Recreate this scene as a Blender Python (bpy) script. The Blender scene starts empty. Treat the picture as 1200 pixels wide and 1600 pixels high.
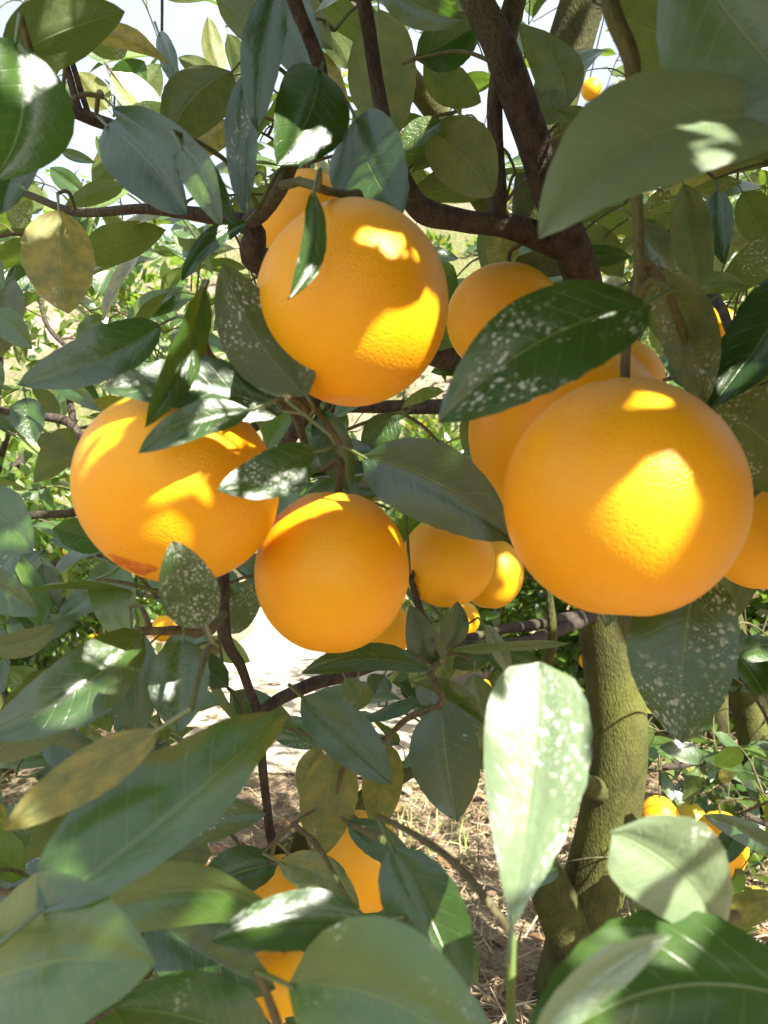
import bpy, math, random
import numpy as np
from mathutils import Vector

random.seed(7)
rng = np.random.default_rng(7)
scene = bpy.context.scene
COL = scene.collection
R = math.radians

# ------------------------------------------------------------------ camera
F = 1155.0            # focal length in photo pixels (1200 x 1600)
CAM_H = 1.0
cam_d = bpy.data.cameras.new('camera')
cam = bpy.data.objects.new('camera', cam_d)
COL.objects.link(cam)
cam.location = (0, 0, CAM_H)
cam.rotation_euler = (R(90), 0, 0)
cam_d.sensor_fit = 'VERTICAL'
cam_d.sensor_height = 36.0
cam_d.sensor_width = 27.0
cam_d.lens = F / 1600.0 * 36.0
cam_d.clip_start = 0.01
cam_d.clip_end = 2000
cam_d.dof.use_dof = True
cam_d.dof.focus_distance = 0.65
cam_d.dof.aperture_fstop = 15.0
scene.camera = cam

# ------------------------------------------------------------------ light
SUN = np.array([0.48, -0.55, 0.68]); SUN = SUN / np.linalg.norm(SUN)
world = bpy.data.worlds.new('World')
scene.world = world
world.use_nodes = True
wn = world.node_tree.nodes; wl = world.node_tree.links
for n in list(wn): wn.remove(n)
wo = wn.new('ShaderNodeOutputWorld'); bgn = wn.new('ShaderNodeBackground')
sky = wn.new('ShaderNodeTexSky'); sky.sky_type = 'NISHITA'; sky.sun_disc = False
sky.sun_elevation = math.asin(SUN[2]); sky.sun_rotation = math.atan2(SUN[0], SUN[1])
sky.air_density = 1.0; sky.dust_density = 2.5; sky.ozone_density = 1.0
bgn.inputs['Strength'].default_value = 0.11
# white veil added over the whole sky to pale it
tcw = wn.new('ShaderNodeTexCoord'); nzw = wn.new('ShaderNodeTexNoise'); nzw.inputs['Scale'].default_value = 3.0; nzw.inputs['Detail'].default_value = 6.0
mrw = wn.new('ShaderNodeMapRange'); mrw.inputs['From Min'].default_value = .3; mrw.inputs['From Max'].default_value = .7; mrw.inputs['To Min'].default_value = .40; mrw.inputs['To Max'].default_value = .80
mxw = wn.new('ShaderNodeMix'); mxw.data_type = 'RGBA'; mxw.inputs[7].default_value = (2.5, 2.55, 2.65, 1)
wl.new(tcw.outputs['Generated'], nzw.inputs['Vector']); wl.new(nzw.outputs['Fac'], mrw.inputs['Value']); wl.new(mrw.outputs[0], mxw.inputs[0])
wl.new(sky.outputs['Color'], mxw.inputs[6])
wl.new(mxw.outputs[2], bgn.inputs['Color']); wl.new(bgn.outputs['Background'], wo.inputs['Surface'])
sd = bpy.data.lights.new('sun', 'SUN'); sd.energy = 5.0; sd.angle = R(0.5); sd.color = (1.0, 0.94, 0.84)
sun = bpy.data.objects.new('sun', sd); COL.objects.link(sun)
sun.location = (3, -3, 6)
sun.rotation_euler = Vector((-SUN[0], -SUN[1], -SUN[2])).to_track_quat('-Z', 'Y').to_euler()
scene.view_settings.view_transform = 'Standard'
scene.view_settings.look = 'None'
scene.view_settings.gamma = 1.0
scene.view_settings.use_curve_mapping = False
scene.view_settings.exposure = 2.2
scene.render.engine = 'CYCLES'
scene.cycles.max_bounces = 8
scene.cycles.diffuse_bounces = 4
scene.cycles.glossy_bounces = 3
scene.cycles.transmission_bounces = 5
scene.cycles.use_denoising = True
scene.cycles.sample_clamp_indirect = 6.0

# ------------------------------------------------------------------ helpers
def P(x, y, d):
    """photo pixel and depth (metres ahead of the camera) to a point"""
    return np.array([(x - 600.0) / F * d, d, CAM_H - (y - 800.0) / F * d])

def px(p):
    return 600 + p[0] / p[1] * F, 800 - (p[2] - CAM_H) / p[1] * F

def unit(v):
    v = np.asarray(v, float); n = np.linalg.norm(v)
    return v / n if n > 1e-12 else np.array([0, 0, 1.0])

def raw_mesh(name, verts, faces, uv=None, lc=None, mat=None, smooth=True):
    """verts (n,3), faces: list of arrays (m,k); uv per vertex; lc per vertex colour"""
    verts = np.asarray(verts, np.float32)
    me = bpy.data.meshes.new(name)
    if not isinstance(faces, list): faces = [faces]
    faces = [np.asarray(f, np.int32) for f in faces if len(f)]
    nl = sum(f.size for f in faces); nf = sum(len(f) for f in faces)
    me.vertices.add(len(verts)); me.vertices.foreach_set('co', verts.ravel())
    me.loops.add(nl); me.polygons.add(nf)
    li = np.concatenate([f.ravel() for f in faces])
    starts = []; o = 0
    for f in faces:
        starts.append(o + np.arange(len(f)) * f.shape[1]); o += f.size
    me.loops.foreach_set('vertex_index', li)
    me.polygons.foreach_set('loop_start', np.concatenate(starts).astype(np.int32))
    me.polygons.foreach_set('use_smooth', np.full(nf, smooth))
    me.update(calc_edges=True)
    if uv is not None:
        u = me.uv_layers.new(name='UVMap')
        u.data.foreach_set('uv', np.asarray(uv, np.float32)[li].ravel())
    if lc is not None:
        a = me.attributes.new('lc', 'FLOAT_COLOR', 'POINT')
        c = np.ones((len(verts), 4), np.float32); c[:, :3] = lc
        a.data.foreach_set('color', c.ravel())
    if mat is not None: me.materials.append(mat)
    me.validate()
    return me

def add(name, me, parent=None, loc=None):
    o = bpy.data.objects.new(name, me)
    COL.objects.link(o)
    if parent is not None: o.parent = parent
    if loc is not None: o.location = loc
    return o

def tag(o, label, cat, group=None):
    o['label'] = label; o['category'] = cat
    if group: o['group'] = group
    return o

def empty(name, loc):
    o = bpy.data.objects.new(name, None); COL.objects.link(o)
    o.location = loc; o.empty_display_size = 0.05
    return o

def smooth_path(pts, n):
    """Catmull-Rom through rows of pts (any columns)"""
    pts = np.asarray(pts, float)
    if len(pts) < 3:
        t = np.linspace(0, 1, n)[:, None]
        return pts[0] * (1 - t) + pts[-1] * t
    q = np.vstack([2 * pts[0] - pts[1], pts, 2 * pts[-1] - pts[-2]])
    m = len(pts) - 1
    out = []
    for t in np.linspace(0, m - 1e-9, n):
        i = int(t); f = t - i
        p0, p1, p2, p3 = q[i], q[i + 1], q[i + 2], q[i + 3]
        out.append(0.5 * (2 * p1 + (p2 - p0) * f + (2 * p0 - 5 * p1 + 4 * p2 - p3) * f * f + (3 * p1 - p0 - 3 * p2 + p3) * f ** 3))
    return np.array(out)

def tube(path, rad, sides=8, lump=0.0, cap=True):
    path = np.asarray(path, float); n = len(path); rad = np.broadcast_to(rad, (n,))
    tan = np.gradient(path, axis=0); tan /= np.linalg.norm(tan, axis=1)[:, None] + 1e-12
    ref = np.array([0.3, -0.9, 0.1]) if abs(unit(tan[0]) @ unit([0.3, -0.9, 0.1])) < 0.9 else np.array([1.0, 0, 0])
    u = unit(np.cross(tan[0], ref)); V = []
    arc = np.concatenate([[0], np.cumsum(np.linalg.norm(np.diff(path, axis=0), axis=1))])
    ph = random.random() * 6
    for i in range(n):
        u = unit(u - tan[i] * (u @ tan[i])); w = np.cross(tan[i], u)
        for k in range(sides):
            a = 2 * math.pi * k / sides
            z_ = arc[i] / max(rad[0], .002); rr = rad[i] * (1 + lump * (math.sin(3 * a + z_ * .5 + ph) * .5 + math.sin(2 * a - z_ * .8 + ph * 2) * .5 + math.sin(5 * a + z_ * 1.7 + ph) * .25))
            V.append(path[i] + rr * (math.cos(a) * u + math.sin(a) * w))
    Fq = []
    for i in range(n - 1):
        for k in range(sides):
            k2 = (k + 1) % sides
            Fq.append([i * sides + k, i * sides + k2, (i + 1) * sides + k2, (i + 1) * sides + k])
    T = []
    if cap:
        V.append(path[0]); V.append(path[-1]); c0 = n * sides; c1 = c0 + 1
        for k in range(sides):
            k2 = (k + 1) % sides
            T.append([c0, k2, k]); T.append([c1, (n - 1) * sides + k, (n - 1) * sides + k2])
    return np.array(V), np.array(Fq), np.array(T)

# ------------------------------------------------------------------ materials
class NT:
    def __init__(self, name):
        self.m = bpy.data.materials.new(name); self.m.use_nodes = True
        self.t = self.m.node_tree
        for n in list(self.t.nodes): self.t.nodes.remove(n)
        self.out = self.n('ShaderNodeOutputMaterial')
    def n(self, typ, **kw):
        n = self.t.nodes.new(typ)
        for k, v in kw.items(): setattr(n, k, v)
        return n
    def put(self, sock, v):
        if v is None: return
        if isinstance(v, bpy.types.NodeSocket): self.t.links.new(v, sock)
        else:
            if sock.type == 'RGBA' and not hasattr(v, '__len__'): v = (v, v, v, 1)
            if sock.type == 'RGBA' and len(v) == 3: v = (*v, 1)
            sock.default_value = v
    def math(self, op, a, b=None, c=None, clamp=False):
        n = self.n('ShaderNodeMath', operation=op); n.use_clamp = clamp
        for i, v in enumerate((a, b, c)):
            if v is not None: self.put(n.inputs[i], v)
        return n.outputs[0]
    def mix(self, f, a, b, blend='MIX'):
        n = self.n('ShaderNodeMix', data_type='RGBA', blend_type=blend)
        self.put(n.inputs[0], f); self.put(n.inputs[6], a); self.put(n.inputs[7], b)
        return n.outputs[2]
    def step(self, v, lo, hi, a=0.0, b=1.0):
        n = self.n('ShaderNodeMapRange', interpolation_type='SMOOTHSTEP')
        self.put(n.inputs['Value'], v); self.put(n.inputs['From Min'], lo); self.put(n.inputs['From Max'], hi)
        n.inputs['To Min'].default_value = a; n.inputs['To Max'].default_value = b
        return n.outputs[0]
    def noise(self, vec, scale, detail=3, rough=0.55):
        n = self.n('ShaderNodeTexNoise'); self.put(n.inputs['Vector'], vec)
        n.inputs['Scale'].default_value = scale; n.inputs['Detail'].default_value = detail; n.inputs['Roughness'].default_value = rough
        return n.outputs['Fac']
    def voro(self, vec, scale, feature='F1', dim='3D'):
        n = self.n('ShaderNodeTexVoronoi', feature=feature, voronoi_dimensions=dim); self.put(n.inputs['Vector'], vec)
        n.inputs['Scale'].default_value = scale
        return n
    def bump(self, h, strength, dist, normal=None):
        n = self.n('ShaderNodeBump'); self.put(n.inputs['Height'], h)
        n.inputs['Strength'].default_value = strength; n.inputs['Distance'].default_value = dist
        if normal is not None: self.put(n.inputs['Normal'], normal)
        return n.outputs['Normal']
    def vadd(self, a, b):
        n = self.n('ShaderNodeVectorMath', operation='ADD'); self.put(n.inputs[0], a); self.put(n.inputs[1], b); return n.outputs[0]
    def vmul(self, a, b):
        n = self.n('ShaderNodeVectorMath', operation='MULTIPLY'); self.put(n.inputs[0], a); self.put(n.inputs[1], b); return n.outputs[0]
    def pbsdf(self, color, rough=0.5, normal=None, spec=0.5, **kw):
        n = self.n('ShaderNodeBsdfPrincipled')
        self.put(n.inputs['Base Color'], color); self.put(n.inputs['Roughness'], rough)
        self.put(n.inputs['Specular IOR Level'], spec)
        if normal is not None: self.put(n.inputs['Normal'], normal)
        for k, v in kw.items(): self.put(n.inputs[k.replace('_', ' ')], v)
        return n.outputs[0]
    def done(self, sh):
        self.t.links.new(sh, self.out.inputs['Surface']); return self.m

def leaf_material(name, trans=0.28):
    t = NT(name)
    at = t.n('ShaderNodeAttribute', attribute_name='lc'); sp = t.n('ShaderNodeSeparateColor'); t.put(sp.inputs[0], at.outputs['Color'])
    yel, spot, rnd = sp.outputs[0], sp.outputs[1], sp.outputs[2]
    uv = t.n('ShaderNodeUVMap', uv_map='UVMap').outputs[0]
    su = t.n('ShaderNodeSeparateXYZ'); t.put(su.inputs[0], uv)
    u, v = su.outputs[0], su.outputs[1]
    au = t.math('ABSOLUTE', u)
    off = t.n('ShaderNodeCombineXYZ'); t.put(off.inputs[0], t.math('MULTIPLY', rnd, 37.0)); t.put(off.inputs[1], t.math('MULTIPLY', rnd, 91.0))
    pv = t.vadd(t.vmul(uv, (0.27, 1.0, 1.0)), off.outputs[0])
    big = t.noise(pv, 3.0, 3); fine = t.noise(pv, 26.0, 4, .6)
    # colour
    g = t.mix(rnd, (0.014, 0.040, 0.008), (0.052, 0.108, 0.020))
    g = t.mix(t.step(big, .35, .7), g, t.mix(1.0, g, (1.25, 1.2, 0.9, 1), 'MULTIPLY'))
    young_sheen = t.step(rnd, .8, 1.0)
    g = t.mix(young_sheen, g, t.mix(t.step(yel, 0.0, .03), (0.155, 0.212, 0.115), (0.15, 0.225, 0.045)))  # the grey-green tone also paints sky sheen onto broad near leaves
    yy = t.mix(t.step(big, .3, .7), (0.20, 0.17, 0.028), (0.30, 0.22, 0.035))
    ymask = t.math('MULTIPLY', yel, t.math('ADD', t.step(t.noise(pv, 6.0, 4, .65), .35, .65, .25, 1.0), t.math('MULTIPLY', au, .15)))
    top = t.mix(ymask, g, yy)
    under0 = t.mix(rnd, (0.042, 0.064, 0.016), (0.090, 0.128, 0.030))
    under = t.mix(ymask, under0, (0.25, 0.19, 0.035))
    under = t.mix(1.0, under, t.mix(big, (.75, .8, .8, 1), (1.25, 1.2, 1.1, 1)), 'MULTIPLY')
    geo = t.n('ShaderNodeNewGeometry')
    col = t.mix(geo.outputs['Backfacing'], top, under)
    # veins
    mid = t.math('SUBTRACT', 1.0, t.step(au, 0.006, 0.036))
    w = t.math('FRACT', t.math('SUBTRACT', t.math('MULTIPLY', v, 9.0), t.math('MULTIPLY', au, 1.9)))
    lat = t.math('SUBTRACT', 1.0, t.step(t.math('ABSOLUTE', t.math('SUBTRACT', w, 0.5)), 0.0, 0.09))
    lat = t.math('MULTIPLY', lat, t.step(au, 1.0, 0.5))
    vein = t.math('MAXIMUM', t.math('MULTIPLY', mid, .38), t.math('MULTIPLY', lat, .11))
    col = t.mix(vein, col, t.mix(0.5, col, (0.30, 0.34, 0.12)))
    # mottled speckle of wear, scars on yellow leaves
    col = t.mix(t.math('MULTIPLY', t.step(fine, .60, .75), t.math('MULTIPLY', yel, .55)), col, (0.06, 0.045, 0.02))
    # white spray residue spots
    wz = t.n('ShaderNodeTexNoise'); t.put(wz.inputs['Vector'], pv); wz.inputs['Scale'].default_value = 22.0; wz.inputs['Detail'].default_value = 2.0
    wp = t.vadd(pv, t.vmul(t.vadd(wz.outputs['Color'], (-.5, -.5, -.5)), (.045, .045, 0)))
    vo = t.voro(wp, 21.0, dim='2D')
    vo2 = t.voro(wp, 48.0, dim='2D')
    reg = t.noise(pv, 2.3, 2)
    thr = t.math('SUBTRACT', 0.80, t.math('MULTIPLY', spot, 0.5))
    regm = t.math('MULTIPLY', t.step(reg, thr, t.math('ADD', thr, .12)), t.step(spot, 0.05, 0.2))
    sz = t.math('SUBTRACT', t.math('MULTIPLY', t.noise(pv, 9.0, 1), .75), .14)
    s1 = t.step(t.math('SUBTRACT', sz, vo.outputs['Distance']), -0.02, 0.06)
    s2 = t.step(t.math('SUBTRACT', .20, vo2.outputs['Distance']), -0.02, 0.06)
    smask = t.math('MULTIPLY', t.math('MAXIMUM', s1, t.math('MULTIPLY', s2, .4)), regm)
    smask = t.math('MULTIPLY', smask, t.step(t.noise(pv, 40.0, 2), .25, .6, .25, .72))
    col2 = t.mix(smask, col, (0.62, 0.66, 0.60))
    nh = t.math('ADD', t.math('ADD', t.math('MULTIPLY', lat, -.2), t.math('MULTIPLY', mid, -.8)), t.math('ADD', t.math('MULTIPLY', fine, .35), t.math('MULTIPLY', big, 3.5)))
    nrm = t.bump(nh, .45, .0012)
    rough = t.math('ADD', t.math('ADD', .25, t.math('MULTIPLY', geo.outputs['Backfacing'], .28)), t.math('MULTIPLY', fine, .14))
    rough = t.math('ADD', rough, t.math('MULTIPLY', smask, .3))
    b = t.pbsdf(col2, rough, nrm, spec=.6, Coat_Weight=t.math('MULTIPLY', t.math('SUBTRACT', 1.0, geo.outputs['Backfacing']), .5), Coat_Roughness=.26, Coat_IOR=1.6)
    tr = t.n('ShaderNodeBsdfTranslucent')
    tc = t.mix(1.0, t.mix(smask, col, t.mix(.6, col, (0.0, 0.0, 0.0))), t.mix(t.math('MULTIPLY', young_sheen, t.step(yel, .03, 0.0)), (2.1, 2.6, 1.0), (1.0, 1.3, 1.05)), 'MULTIPLY')
    t.put(tr.inputs['Color'], tc); t.put(tr.inputs['Normal'], nrm)
    mx = t.n('ShaderNodeMixShader'); t.put(mx.inputs[0], trans); t.t.links.new(b, mx.inputs[1]); t.t.links.new(tr.outputs[0], mx.inputs[2])
    return t.done(mx.outputs[0])

def peel_material():
    t = NT('orange_peel')
    at = t.n('ShaderNodeAttribute', attribute_name='lc'); sp = t.n('ShaderNodeSeparateColor'); t.put(sp.inputs[0], at.outputs['Color'])
    h, gr, rnd = sp.outputs
    co = t.n('ShaderNodeTexCoord').outputs['Object']
    off = t.n('ShaderNodeCombineXYZ'); t.put(off.inputs[0], t.math('MULTIPLY', rnd, 5.0))
    co = t.vadd(co, off.outputs[0])
    n1 = t.noise(co, 22.0, 3); n2 = t.noise(co, 90.0, 4, .6); n3 = t.noise(co, 700.0, 2)
    vo0 = t.voro(co, 600.0)
    c = t.mix(t.step(n1, .3, .7), (0.73, 0.325, 0.004), (0.74, 0.385, 0.006))
    c = t.mix(t.math('MULTIPLY', t.step(h, .80, 1.0), t.step(n2, .2, .7, .5, 1.0)), c, (0.62, 0.36, 0.02))
    c = t.mix(t.math('MULTIPLY', rnd, .25), c, (0.76, 0.25, 0.004))
    c = t.mix(t.math('MULTIPLY', t.step(vo0.outputs['Distance'], .32, .0), .22), c, (0.60, 0.20, 0.004))
    c = t.mix(gr, c, (0.30, 0.30, 0.03))
    speck = t.math('MULTIPLY', t.step(t.noise(co, 240.0, 2), .71, .78), t.step(n2, .45, .65))
    c = t.mix(t.math('MULTIPLY', speck, .35), c, (0.34, 0.11, 0.01))
    vo = t.voro(co, 600.0)
    pits = t.step(vo.outputs['Distance'], .05, .55)
    nrm = t.bump(t.math('ADD', pits, t.math('MULTIPLY', n3, .5)), .26, .0006)
    b = t.pbsdf(c, t.math('ADD', .36, t.math('MULTIPLY', n2, .16)), nrm, spec=.32, Subsurface_Weight=.14, Subsurface_Radius=(1.0, .35, .08), Subsurface_Scale=.006)
    return t.done(b)

def bark_material(name, c1, c2, moss, mossamt, scale=60, strength=.8):
    t = NT(name)
    co = t.n('ShaderNodeTexCoord').outputs['Object']
    st = t.vmul(co, (1, 1, .45))
    n1 = t.noise(st, scale, 5, .65); n2 = t.noise(co, 9.0, 3); n3 = t.noise(st, scale * 4, 3, .6)
    vo = t.voro(st, scale * 3.2)
    c = t.mix(t.step(n1, .3, .7), c1, c2)
    c = t.mix(t.math('MULTIPLY', t.step(n2, .62 - mossamt * .5, .72), t.step(n3, .3, .6, .45, 1)), c, moss)
    c = t.mix(t.math('MULTIPLY', t.step(n3, .62, .72), .4), c, (.02, .016, .01))
    h = t.math('ADD', t.math('ADD', t.math('MULTIPLY', n1, 1.2), t.math('MULTIPLY', n3, .8)), t.math('MULTIPLY', vo.outputs['Distance'], .7))
    return t.done(t.pbsdf(c, .85, t.bump(h, strength, .004), spec=.25))

def plain(name, c, rough=.7, var=.3, scale=80):
    t = NT(name)
    co = t.n('ShaderNodeTexCoord').outputs['Object']
    n = t.noise(co, scale, 4)
    cc = t.mix(t.step(n, .3, .7), c, tuple(min(1, x * (1 + var)) for x in c))
    return t.done(t.pbsdf(cc, rough, t.bump(n, .3, .002), spec=.3))

M_LEAF = leaf_material('leaf')
M_FAR = leaf_material('far_leaf', .46)
M_PEEL = peel_material()
M_BARK = bark_material('mossy_bark', (.019, .020, .007), (.044, .043, .014), (.080, .088, .016), .75, 75, .5)
M_DARK = bark_material('dark_bark', (.030, .023, .018), (.078, .060, .047), (.09, .09, .045), .2, 120)
M_TWIG = bark_material('twig_bark', (.075, .058, .034), (.13, .11, .055), (.10, .13, .04), .4, 200, .5)
M_GSTEM = plain('green_stem', (.085, .125, .035), .5)
M_CALYX = plain('calyx', (.13, .14, .05), .7)
M_SCAR = plain('navel_scar', (.34, .10, .012), .8, .9, 400)

def mat_ground():
    t = NT('orchard_soil')
    co = t.n('ShaderNodeTexCoord').outputs['Object']
    n1 = t.noise(co, 1.1, 4); n2 = t.noise(co, 14, 5, .65); n3 = t.noise(co, 70, 4, .65)
    soil = t.mix(t.step(n2, .3, .7), (.25, .18, .115), (.38, .295, .20))
    litter = t.mix(t.step(n3, .35, .65), (.10, .066, .04), (.25, .19, .12))
    c = t.mix(t.step(n1, .42, .58), soil, litter)
    sx = t.n('ShaderNodeSeparateXYZ'); t.put(sx.inputs[0], co)
    grass = t.math('MULTIPLY', t.step(t.noise(co, 3.0, 4), .50, .62), t.step(sx.outputs[1], 7.0, 12.0, .25, 1.0))
    c = t.mix(grass, c, t.mix(n3, (.10, .13, .03), (.24, .24, .08)))
    h = t.math('ADD', t.math('MULTIPLY', n2, 1.0), t.math('MULTIPLY', n3, .5))
    return t.done(t.pbsdf(c, .95, t.bump(h, .9, .03), spec=.1))
def mat_path():
    t = NT('path_soil')
    co = t.n('ShaderNodeTexCoord').outputs['Object']
    n2 = t.noise(co, 6, 5, .65); n3 = t.noise(co, 60, 4, .65)
    c = t.mix(t.step(n2, .3, .7), (.40, .32, .23), (.54, .46, .36))
    c = t.mix(t.step(n3, .62, .72), c, (.24, .18, .12))
    return t.done(t.pbsdf(c, .95, t.bump(t.math('ADD', n2, n3), .8, .02), spec=.1))
def mat_hill():
    t = NT('hill_soil')
    co = t.n('ShaderNodeTexCoord').outputs['Object']
    n1 = t.noise(co, .22, 5); n2 = t.noise(co, 1.6, 5, .65); n3 = t.noise(co, 9, 4)
    c = t.mix(t.step(n2, .35, .65), (.17, .135, .095), (.28, .235, .175))
    c = t.mix(t.math('MULTIPLY', t.step(n1, .40, .56), t.step(n3, .3, .6, .6, 1)), c, t.mix(n3, (.07, .09, .03), (.15, .155, .06)))
    return t.done(t.pbsdf(c, .95, t.bump(t.math('ADD', n2, n3), .9, .15), spec=.1))

# ------------------------------------------------------------------ leaf geometry
PMAX = float(np.max(np.power(np.linspace(0, 1, 400), .58) * np.power(1 - np.linspace(0, 1, 400), .78)))
def halfw(v, ob=False):
    v = np.clip(v, 0, 1)
    if ob: return np.power(v, .95) * np.power(1 - v, .42) / .5145
    return np.power(v, .58) * np.power(1 - v, .78) / PMAX

def leaf_geom(B, T, top, W, fold=.25, arch=.05, bend=0.0, wave=.02, twist=0.0, nv=15, nu=8, droop=0.0, ob=False):
    """blade from base B to tip T; `top` is the direction its upper face looks"""
    a = T - B; L = np.linalg.norm(a); a = a / L
    n = unit(top - a * (top @ a)); s = np.cross(a, n)
    ph = random.random() * 6.28; ph2 = random.random() * 6.28
    vs = np.linspace(0, 1, nv + 1) ** 0.9
    us = np.linspace(-1, 1, nu + 1)
    V = np.zeros((nv + 1, nu + 1, 3)); UV = np.zeros((nv + 1, nu + 1, 2))
    hw = halfw(vs, ob) * W / 2; hw[0] = .0012; hw[-1] = 0.0002
    rs = random.uniform(.93, 1.07)
    for i, v in enumerate(vs):
        tw = twist * (v - .5)
        n2 = n * math.cos(tw) + s * math.sin(tw); s2 = s * math.cos(tw) - n * math.sin(tw)
        c = B + a * L * v + s * (bend * L * 4 * v * (1 - v)) + n * (arch * L * 4 * v * (1 - v)) - n * droop * L * max(0, v - .6) ** 2 * 4
        for j, u in enumerate(us):
            h = hw[i] * (rs if u > 0 else 2 - rs)
            au = abs(u)
            lift = au * h * math.sin(fold) - au * au * h * math.sin(fold) * .45
            wv = wave * L * au * au * (math.sin(v * 11 + ph + (2 if u > 0 else 0)) * .55 + math.sin(v * 19 + ph2 + u) * .3)
            edge = 1 + .018 * math.sin(v * 60 + ph + j) * (au > .98)
            V[i, j] = c + s2 * (u * h * math.cos(fold * .8) * edge) + n2 * (lift + wv * min(1, v * 4) - (.0007 if j == nu // 2 else 0))
            UV[i, j] = (u, v)
    idx = np.arange((nv + 1) * (nu + 1)).reshape(nv + 1, nu + 1)
    Q = np.stack([idx[:-1, :-1], idx[:-1, 1:], idx[1:, 1:], idx[1:, :-1]], -1).reshape(-1, 4)
    return V.reshape(-1, 3), Q, UV.reshape(-1, 2), a, n

# small template leaf (for masses): columns x across, y along, z up; unit length
def leaf_template(nv, nu, wr, fold, arch):
    V, Q, UV, a, n = leaf_geom(np.zeros(3), np.array([0, 1.0, 0]), np.array([0, 0, 1.0]), wr, fold, arch, random.uniform(-.05, .05), .02, 0, nv, nu, random.uniform(0, .15))
    return V, Q, UV
TPL_S = [leaf_template(4, 2, random.uniform(.42, .56), random.uniform(.1, .6), random.uniform(-.04, .08)) for _ in range(5)]
TPL_M = [leaf_template(7, 4, random.uniform(.42, .55), random.uniform(.1, .5), random.uniform(-.04, .08)) for _ in range(8)]

def frames(axis, top):
    a = axis / np.linalg.norm(axis, axis=1)[:, None]
    n = top - a * np.sum(top * a, 1)[:, None]; n /= np.linalg.norm(n, axis=1)[:, None] + 1e-9
    s = np.cross(a, n)
    return s, a, n

def leaf_mass(name, pos, axis, top, size, lc, parent, mat, tpls=None, loc=None):
    """many leaves joined into one mesh"""
    tpls = tpls or TPL_S
    s, a, n = frames(axis, top)
    which = rng.integers(0, len(tpls), len(pos))
    VV, QQ, UU, CC = [], [], [], []; o = 0
    for k, (V, Q, UV) in enumerate(tpls):
        m = np.where(which == k)[0]
        if not len(m): continue
        pts = pos[m, None, :] + size[m, None, None] * (V[None, :, 0:1] * s[m, None, :] + V[None, :, 1:2] * a[m, None, :] + V[None, :, 2:3] * n[m, None, :])
        VV.append(pts.reshape(-1, 3)); nvv = len(V)
        QQ.append((Q[None] + (np.arange(len(m)) * nvv)[:, None, None] + o).reshape(-1, 4)); o += len(m) * nvv
        UU.append(np.tile(UV, (len(m), 1))); CC.append(np.repeat(lc[m], nvv, 0))
    V = np.vstack(VV)
    if loc is not None: V = V - np.asarray(loc)
    me = raw_mesh(name, V, np.vstack(QQ), np.vstack(UU), np.vstack(CC), mat)
    ob = add(name, me, parent); ob['kind'] = 'stuff'
    return ob

def rand_dirs(n):
    d = rng.normal(size=(n, 3)); return d / np.linalg.norm(d, axis=1)[:, None]

def rand_lc(n, yel=.08, spot=.1, lo=.05, hi=.8):
    c = np.zeros((n, 3))
    c[:, 0] = np.where(rng.random(n) < yel, rng.uniform(.4, 1, n), rng.uniform(0, .12, n))
    c[:, 1] = np.where(rng.random(n) < spot, rng.uniform(.4, .9, n), 0)
    c[:, 2] = rng.uniform(lo, hi, n)
    return c

# ------------------------------------------------------------------ ground, path, hill
def height(x, y):
    return 0.025 * np.sin(x * 1.7 + y * .6) + .02 * np.sin(y * 2.3 - x) + .012 * np.sin(x * 5.1 + 1) * np.sin(y * 4.3)

def hill_h(x, y):
    b = np.clip((y - 11) / 16, 0, 1); b = b * b * (3 - 2 * b)
    top = 10.6 + 1.4 * np.sin(x * .07 + .8) + .6 * np.sin(x * .21)
    far = np.clip((y - 27) / 60, 0, 1)
    return b * top + far * 6 + b * .25 * np.sin(y * 2.2 + .3 * np.sin(x * .3)) - .3 * (1 - b)

def grid_mesh(name, xs, ys, fn, mat):
    X, Y = np.meshgrid(xs, ys); Z = fn(X, Y)
    V = np.stack([X, Y, Z], -1).reshape(-1, 3); nx = len(xs)
    idx = np.arange(len(V)).reshape(len(ys), nx)
    Q = np.stack([idx[:-1, :-1], idx[:-1, 1:], idx[1:, 1:], idx[1:, :-1]], -1).reshape(-1, 4)
    return raw_mesh(name, V, Q, mat=mat)
near = np.linspace(-8, 8, 150)
xs = np.concatenate([[-900, -300, -100, -40, -20, -12], near, [12, 20, 40, 100, 300, 900]])
ys = np.concatenate([[-900, -200, -40, -10], np.linspace(-4, 14, 150), [20, 40, 100, 300, 900]])
g = add('ground', grid_mesh('ground', xs, ys, height, mat_ground())); g['kind'] = 'structure'
def path_c(y): return -.62 - .05 * (y - 3) + .25 * np.sin(y * .35)
def path_fn():
    ys_ = np.linspace(2.7, 13.5, 90); us = np.linspace(-1, 1, 14)
    Y, U = np.meshgrid(ys_, us, indexing='ij')
    wd = .62 + .08 * np.sin(Y * 1.9) + .05 * np.sin(Y * 4.1 + U)
    X = path_c(Y) + U * wd
    Z = height(X, Y) + .014 - .010 * np.abs(U) ** 4
    V = np.stack([X, Y, Z], -1).reshape(-1, 3)
    idx = np.arange(len(V)).reshape(len(ys_), len(us))
    Q = np.stack([idx[:-1, :-1], idx[:-1, 1:], idx[1:, 1:], idx[1:, :-1]], -1).reshape(-1, 4)
    return raw_mesh('path', V, Q, mat=mat_path())
pth = add('path', path_fn()); pth['kind'] = 'structure'
hl = add('hillside', grid_mesh('hillside', np.linspace(-90, 90, 150), np.concatenate([np.linspace(10, 32, 90), np.linspace(34, 160, 20)]), hill_h, mat_hill())); hl['kind'] = 'structure'

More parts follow.
